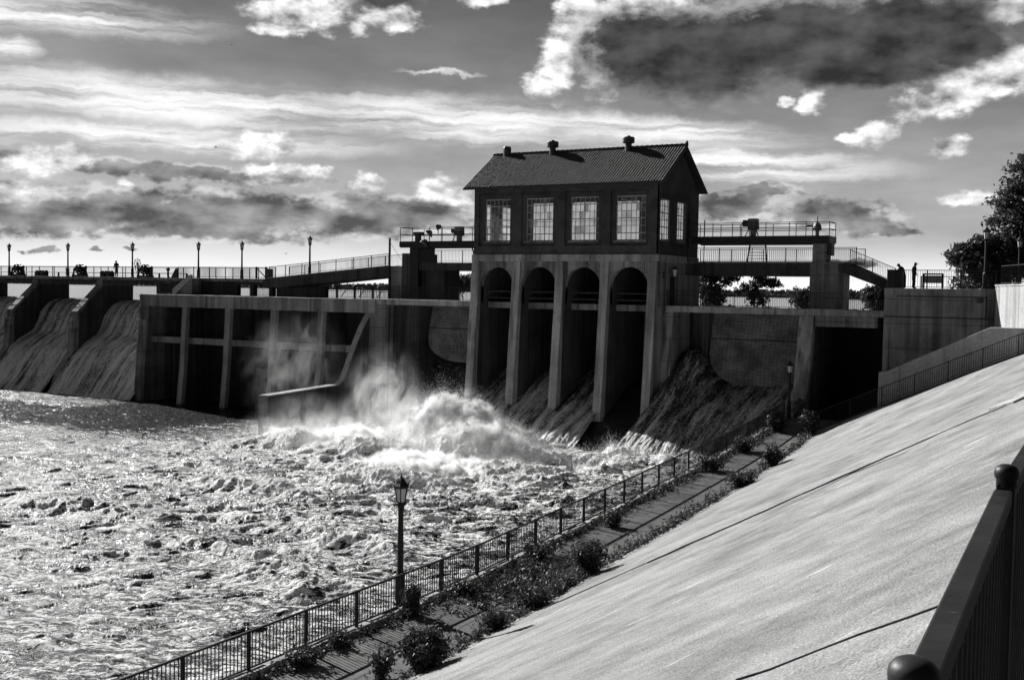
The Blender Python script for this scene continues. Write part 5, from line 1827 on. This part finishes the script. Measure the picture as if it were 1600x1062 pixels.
# ground cover: weeds and dead leaves along the edges of the path
rg = np.random.RandomState(77)
P_, D_ = [], []
for k in range(2500):
    y = rg.uniform(15, 66)
    side = rg.rand()
    if side < .45:
        x = fence_x(y) + .25 + abs(rg.normal(0, .22))
    elif side < .8:
        x = toe_x(y) - abs(rg.normal(0, .25))
    else:
        y = rg.normal(29.8, 1.6)
        x = rg.uniform(fence_x(y) + .6, toe_x(y)) + .0
    m_ = 9
    hgt = rg.uniform(.03, .28) if k % 5 else rg.uniform(.25, .6)
    P_.append(np.stack([x + rg.normal(0, .07 if k % 5 else .03, m_), y + rg.normal(0, .09 if k % 5 else .03, m_), path_z(y) + rg.uniform(0, 1, m_) * hgt], 1))
    D_.append(rg.normal(0, 1, (m_, 3)) + [0, 0, .3])
o = quads_obj('weeds', np.concatenate(P_), np.concatenate(D_), .05, 'leaf_weed', aspect=2.8, rng=rg)
stuff(o, 'low weeds and dead leaves crowding both edges of the riverside path', 'weeds')
# shallow pale puddle edge / silt patch
tag(MB().add([(-16.6 + .75 * math.cos(t) * (1 + .2 * math.sin(3 * t)), 32.6 + 1.5 * math.sin(t) * (1 + .15 * math.cos(2 * t)), path_z(32.6 + 1.5 * math.sin(t)) + .006) for t in np.linspace(0, 2 * math.pi, 40)[:-1]],
             [tuple(range(39))]).build('puddle', 'lake_water', loc=(0, 0, 0)), 'dark shallow puddle lying across the path past the weeds', 'puddle')


def tree(name, label, base, h, lobes, nleaf, leaf, seed, mat='leaf', group=None, droop=.5):
    rg = np.random.RandomState(seed)
    r = thing(name, label, 'tree', base, group)
    tr = MB()
    top = Vector((base[0], base[1], base[2] + h * .5))
    tr.tube([base, Vector(base).lerp(top, .5) + Vector((.1, 0, 0)), top], [.045 * h * .5, .03 * h * .5, .018 * h * .5], 8)
    C_, D_ = [], []
    for (cx, cy, cz, rx, ry, rz_) in lobes:
        tr.tube([Vector((base[0], base[1], base[2] + h * .28)), Vector(((base[0] + cx) / 2, (base[1] + cy) / 2, (base[2] + h * .3 + cz) / 2)), (cx, cy, cz)], [.016 * h * .5, .012 * h * .5, .005 * h * .5], 6)
        vol = rx * ry * rz_
        ncl = int(14 + 26 * (vol ** .5))
        for k in range(ncl):
            v = rg.normal(size=3)
            v /= np.linalg.norm(v)
            rr = rg.uniform(.35, 1.05) ** .6
            c = np.array([cx + v[0] * rx * rr, cy + v[1] * ry * rr, cz + v[2] * rz_ * rr])
            tr.tube([(cx, cy, cz), tuple((np.array([cx, cy, cz]) + c) / 2 + [0, 0, .1]), tuple(c)], [.003 * h * .5, .002 * h * .5, .001 * h * .5], 4)
            m_ = int(nleaf * rg.uniform(.5, 1.3))
            out = np.array([v[0], v[1], v[2] * .3 - droop * .5])
            t = rg.uniform(-.4, 1, (m_, 1))
            C_.append(c + out * t * .55 * min(rx, 1.6) + rg.normal(0, 1, (m_, 3)) * np.array([.2, .2, .13]) * min(rx, 1.6))
            D_.append(rg.normal(0, 1, (m_, 3)) + [0, 0, .5])
    tr.build('trunk', 'bark', r)
    quads_obj('crown', np.concatenate(C_), np.concatenate(D_), leaf, mat, r, 2.3, base, rg)
    return r


tree('tree', 'big drooping leafy tree filling the right edge behind the wing wall', (-5.0, 92, 11.9), 11, [
    (-8.6, 88, 14.6, 1.4, 1.6, 1.4), (-8.6, 89, 16.9, 1.4, 1.5, 1.0), (-8.4, 90, 18.7, 1.3, 1.9, 1.0), (-7.6, 91, 20.5, 1.4, 2, 1.1),
    (-6.8, 91.5, 22.2, 1.3, 2, 1.1), (-6.2, 91, 17, 2.0, 2.2, 1.8), (-5.6, 91.5, 20, 2.0, 2.2, 1.8), (-4.2, 92, 18, 3, 3, 2.5), (-4.5, 90, 14.5, 3, 3, 2.2), (-7.4, 89, 14.4, 1.8, 1.8, 1.5), (-2.5, 92, 21.5, 2.8, 2.8, 2.3), (0.5, 92, 17, 3.2, 3, 3), (1, 92, 21, 3, 3, 2.5)], 50, .16, 31)
tree('tree', 'low bushy tree behind the abutment railing left of the lamp', (-10.8, 86.5, 11.9), 3.6, [
    (-10.9, 86, 13.9, 1.1, 1.1, .8), (-11.4, 86, 14.7, .9, .9, .5), (-10.1, 86, 14.0, 1.2, 1.2, 1.0), (-10.2, 86.2, 12.7, 1.5, 1.3, .8), (-9.3, 86.2, 13.2, 1.2, 1.2, 1.1), (-10.6, 86, 15.2, .8, .8, .5), (-9.9, 86.3, 15.5, .8, .8, .5)], 46, .15, 32)
tree('tree', 'dense dark tree seen under the right footbridge next to the powerhouse', (-33.0, 95, 9.9), 3.8, [(-34.0, 95, 12.0, 1.1, 1, 1.0), (-32.6, 95, 12.9, .9, .8, .5), (-34, 95, 13.1, .9, .8, .6), (-33.8, 95, 10.9, .9, .8, .7)], 34, .15, 33, group='trees on the island')
tree('tree', 'spreading tree with a drooping right branch in the middle under the footbridge', (-29.9, 95, 9.9), 3.6, [(-30.2, 95, 11.8, .8, .7, .6), (-29.3, 95, 12.5, .8, .7, .5), (-28.2, 95, 12.4, .6, .5, .35), (-29.7, 95, 11.0, .7, .6, .6), (-29.6, 95, 13.1, .6, .5, .4)], 26, .13, 34, group='trees on the island')
tree('tree', 'small sparse tree partly behind the square bridge pier', (-25.9, 97, 9.9), 2.4, [(-26.3, 97, 11.3, .8, .7, .6), (-25.4, 97, 11.7, .8, .7, .6), (-25.6, 97, 10.8, .9, .8, .6)], 26, .15, 35, group='trees on the island')
tree('tree', 'round dark tree beneath the stair to the abutment', (-18.6, 92, 9.9), 2.8, [(-18.9, 92, 11.5, .9, .8, .6), (-18.1, 92, 11.8, .7, .7, .5), (-18.4, 92, 10.9, 1.0, .8, .7)], 44, .15, 36, group='trees on the island')
tree('tree', 'small tree with sky showing through just right of the square bridge pier', (-21.9, 93, 9.9), 2.6, [(-21.9, 93, 11.3, .4, .4, .7), (-22, 93, 10.6, .5, .5, .5)], 30, .13, 38, group='trees on the island')
tree('tree', 'sparse twiggy tree seen through the gap left of the powerhouse', (-55.6, 87.5, 9.7), 3.2, [(-55.9, 87.5, 11.9, .9, .9, .7), (-55.2, 87.5, 12.2, .8, .8, .6)], 30, .13, 37)
# undergrowth on the island shore
rg = np.random.RandomState(9)
nn = 6000
xx = rg.uniform(-47, 20, nn)
cc = np.stack([xx, 88 + rg.uniform(0, 6, nn), 9.9 + rg.uniform(0, 1, nn) * (.25 + .25 * np.abs(fbm(xx / 3, xx * 0, 3)) * 3)], 1)
stuff(quads_obj('undergrowth', cc, rg.normal(0, 1, (nn, 3)), .2, 'leaf_far', rng=rg), 'low dark undergrowth along the island shore behind the right walkway', 'undergrowth')


# ================================================================== BIRDS
def bird(label, loc, s, rotz):
    r = MB()
    r.lathe((0, 0, 0), [(.01, -.3 * s), (.06 * s, -.15 * s), (.08 * s, .05 * s), (.05 * s, .2 * s), (.01, .3 * s)], 8, 'x')
    for q in (-1, 1):
        r.add([(-.1 * s, 0, .03 * s), (.14 * s, 0, .03 * s), (.1 * s, q * .35 * s, .16 * s), (-.08 * s, q * .35 * s, .16 * s), (-.1 * s, q * .8 * s, .02 * s), (0, q * .8 * s, .02 * s)], [(0, 1, 2, 3), (3, 2, 5, 4)])
    o = r.build('bird', 'clothes')
    o.location = loc
    o.rotation_euler = (.2, 0, rotz)
    return tag(o, label, 'bird', 'birds in flight')


bird('small dark bird gliding below the left cirrus band', (-88.37, 88.58, 26.37), .5, .5)
bird('tiny dark bird high in the clear grey sky at upper left', (-87.28, 89.79, 37.55), .28, 1.2)
bird('tiny dark bird low in the bright sky above the ramp', (-81.29, 92.06, 14.94), .35, .2)

# ================================================================== SPRAY AND MIST
rg = np.random.RandomState(15)
H_, XX_, YY_, ZZ_ = RH.ravel(), RX.ravel(), RY.ravel(), RZ.ravel()
area = np.gradient(RX, axis=1).ravel() * np.gradient(RY, axis=0).ravel()
ok = (XX_ > -64) & (YY_ < 67.0)
wgt = np.clip(H_ - .3, 0, None) ** 1.1 * ok * area
ii = rg.choice(len(H_), 200000, p=wgt / wgt.sum())
up = rg.exponential(.24, len(ii)) * (.4 + .45 * H_[ii]) * (1 + 1.5 * np.clip(fbm(XX_[ii] / .8, YY_[ii] / .8, 4, seed=5), 0, 1))
pp = np.stack([XX_[ii] + rg.normal(0, .1, len(ii)) - up * .3, YY_[ii] + rg.normal(0, .1, len(ii)), ZZ_[ii] + up], 1)
sz = .030 * rg.uniform(.4, 1.2, len(ii))
cor = np.exp(-(((XX_ + 38) / 15) ** 2 + ((YY_ - 54) / 15) ** 2)) * ok * area * (.3 + np.clip(ZZ_, 0, 1))
i2 = rg.choice(len(H_), 90000, p=cor / cor.sum())
u2 = rg.exponential(.07, len(i2))
pp = np.concatenate([pp, np.stack([XX_[i2] + rg.normal(0, .06, len(i2)), YY_[i2] + rg.normal(0, .06, len(i2)), ZZ_[i2] + u2], 1)])
sz = np.concatenate([sz, .026 * rg.uniform(.4, 1.2, len(i2))])
oo = quads_obj('spray', pp, rg.normal(0, 1, (len(pp), 3)), sz, 'spray_drops', aspect=1.2, rng=rg)
stuff(oo, 'white droplets of spray thrown up above the breaking wave', 'spray')

m = bpy.data.materials.new('mist')
m.use_nodes = True
t = m.node_tree
for q in list(t.nodes):
    t.nodes.remove(q)
n = N(t)
out = t.nodes.new('ShaderNodeOutputMaterial')
pv = t.nodes.new('ShaderNodeVolumePrincipled')
pv.inputs['Color'].default_value = (.95, .95, .95, 1)
pv.inputs['Anisotropy'].default_value = .5
p = n.pos()
nz_ = n.noise(n.map(p, (0, 0, 0), (0, rad(20), 0), (1.5, 1.8, 2.6), 'TEXTURE'), 1.0, 8, .66, dist=1.2)
px, py, pz = n.sep(p)


def blob(cx, cy, cz, ax, ay, az_, k):
    q = n.map(p, (cx, cy, cz), (0, 0, 0), (ax, ay, az_), 'TEXTURE')
    return n.math('MULTIPLY', n.ss(n.vmath('LENGTH', q), 1.0, 0.15), k)


den = blob(-50.2, 68, 2.6, 3.4, 4, 5.0, .36)
for bb in ((-54.0, 64, 1.2, 5, 5, 2.6, .18), (-61.5, 71, 4.0, 6.5, 3.5, 6.0, .10), (-44, 63.0, 1.6, 8, 4.5, 3.4, .40), (-38, 59.5, 1.0, 8, 5, 2.6, .50), (-50, 60, .8, 8, 5, 2.0, .40)):
    den = n.math('ADD', den, blob(*bb))
den = n.math('MULTIPLY', den, n.ss(nz_, .44, .66))
n.l.new(den, pv.inputs['Density'])
n.l.new(pv.outputs[0], out.inputs['Volume'])
MATS['mist'] = m
try:
    m.cycles.volume_step_rate = 0.3
except Exception:
    pass
sc.cycles.volume_step_rate = 1.0
sc.cycles.volume_max_steps = 256
mo = MB().box(-68, -27, 51, 74.2, -.6, 11.6).build('mist', 'mist')
stuff(mo, 'pale drifting mist rising from the breaking water below the dam', 'mist')

# dense churned spray hugging the breaking wave
m = bpy.data.materials.new('spray_cloud')
m.use_nodes = True
t = m.node_tree
for q in list(t.nodes):
    t.nodes.remove(q)
n = N(t)
out = t.nodes.new('ShaderNodeOutputMaterial')
pv = t.nodes.new('ShaderNodeVolumePrincipled')
pv.inputs['Color'].default_value = (.98, .98, .98, 1)
pv.inputs['Anisotropy'].default_value = .5
p = n.pos()
nz_ = n.noise(p, 1.15, 8, .68, dist=.5)
den = None
for bb in ((-41.4, 64.2, 1.6, 5.2, 3.0, 3.6, 1.15), (-37.0, 60.4, .9, 5.0, 2.6, 3.0, 1.1), (-47.5, 61, .4, 6, 4.0, 2.1, .85), (-37.5, 56, .4, 8.5, 4.0, 1.5, .8), (-53, 60.5, .2, 4.5, 3, 1.7, .8)):
    q = blob(*bb)
    den = q if den is None else n.math('MAXIMUM', den, q)
den = n.math('MULTIPLY', n.ss(n.math('ADD', n.math('MULTIPLY', den, .62), n.math('MULTIPLY', n.math('SUBTRACT', nz_, .5), 1.5)), .26, .46), n.ss(den, 0.0, 0.3, 0.0, 4.5))
n.l.new(den, pv.inputs['Density'])
n.l.new(pv.outputs[0], out.inputs['Volume'])
MATS['spray_cloud'] = m
try:
    m.cycles.volume_step_rate = 0.13
except Exception:
    pass
mo = MB().box(-57, -29, 52, 68.2, -.4, 5.2).build('spray_cloud', 'spray_cloud')
stuff(mo, 'thick white cloud of churned spray hugging the tallest breaking wave', 'spray')
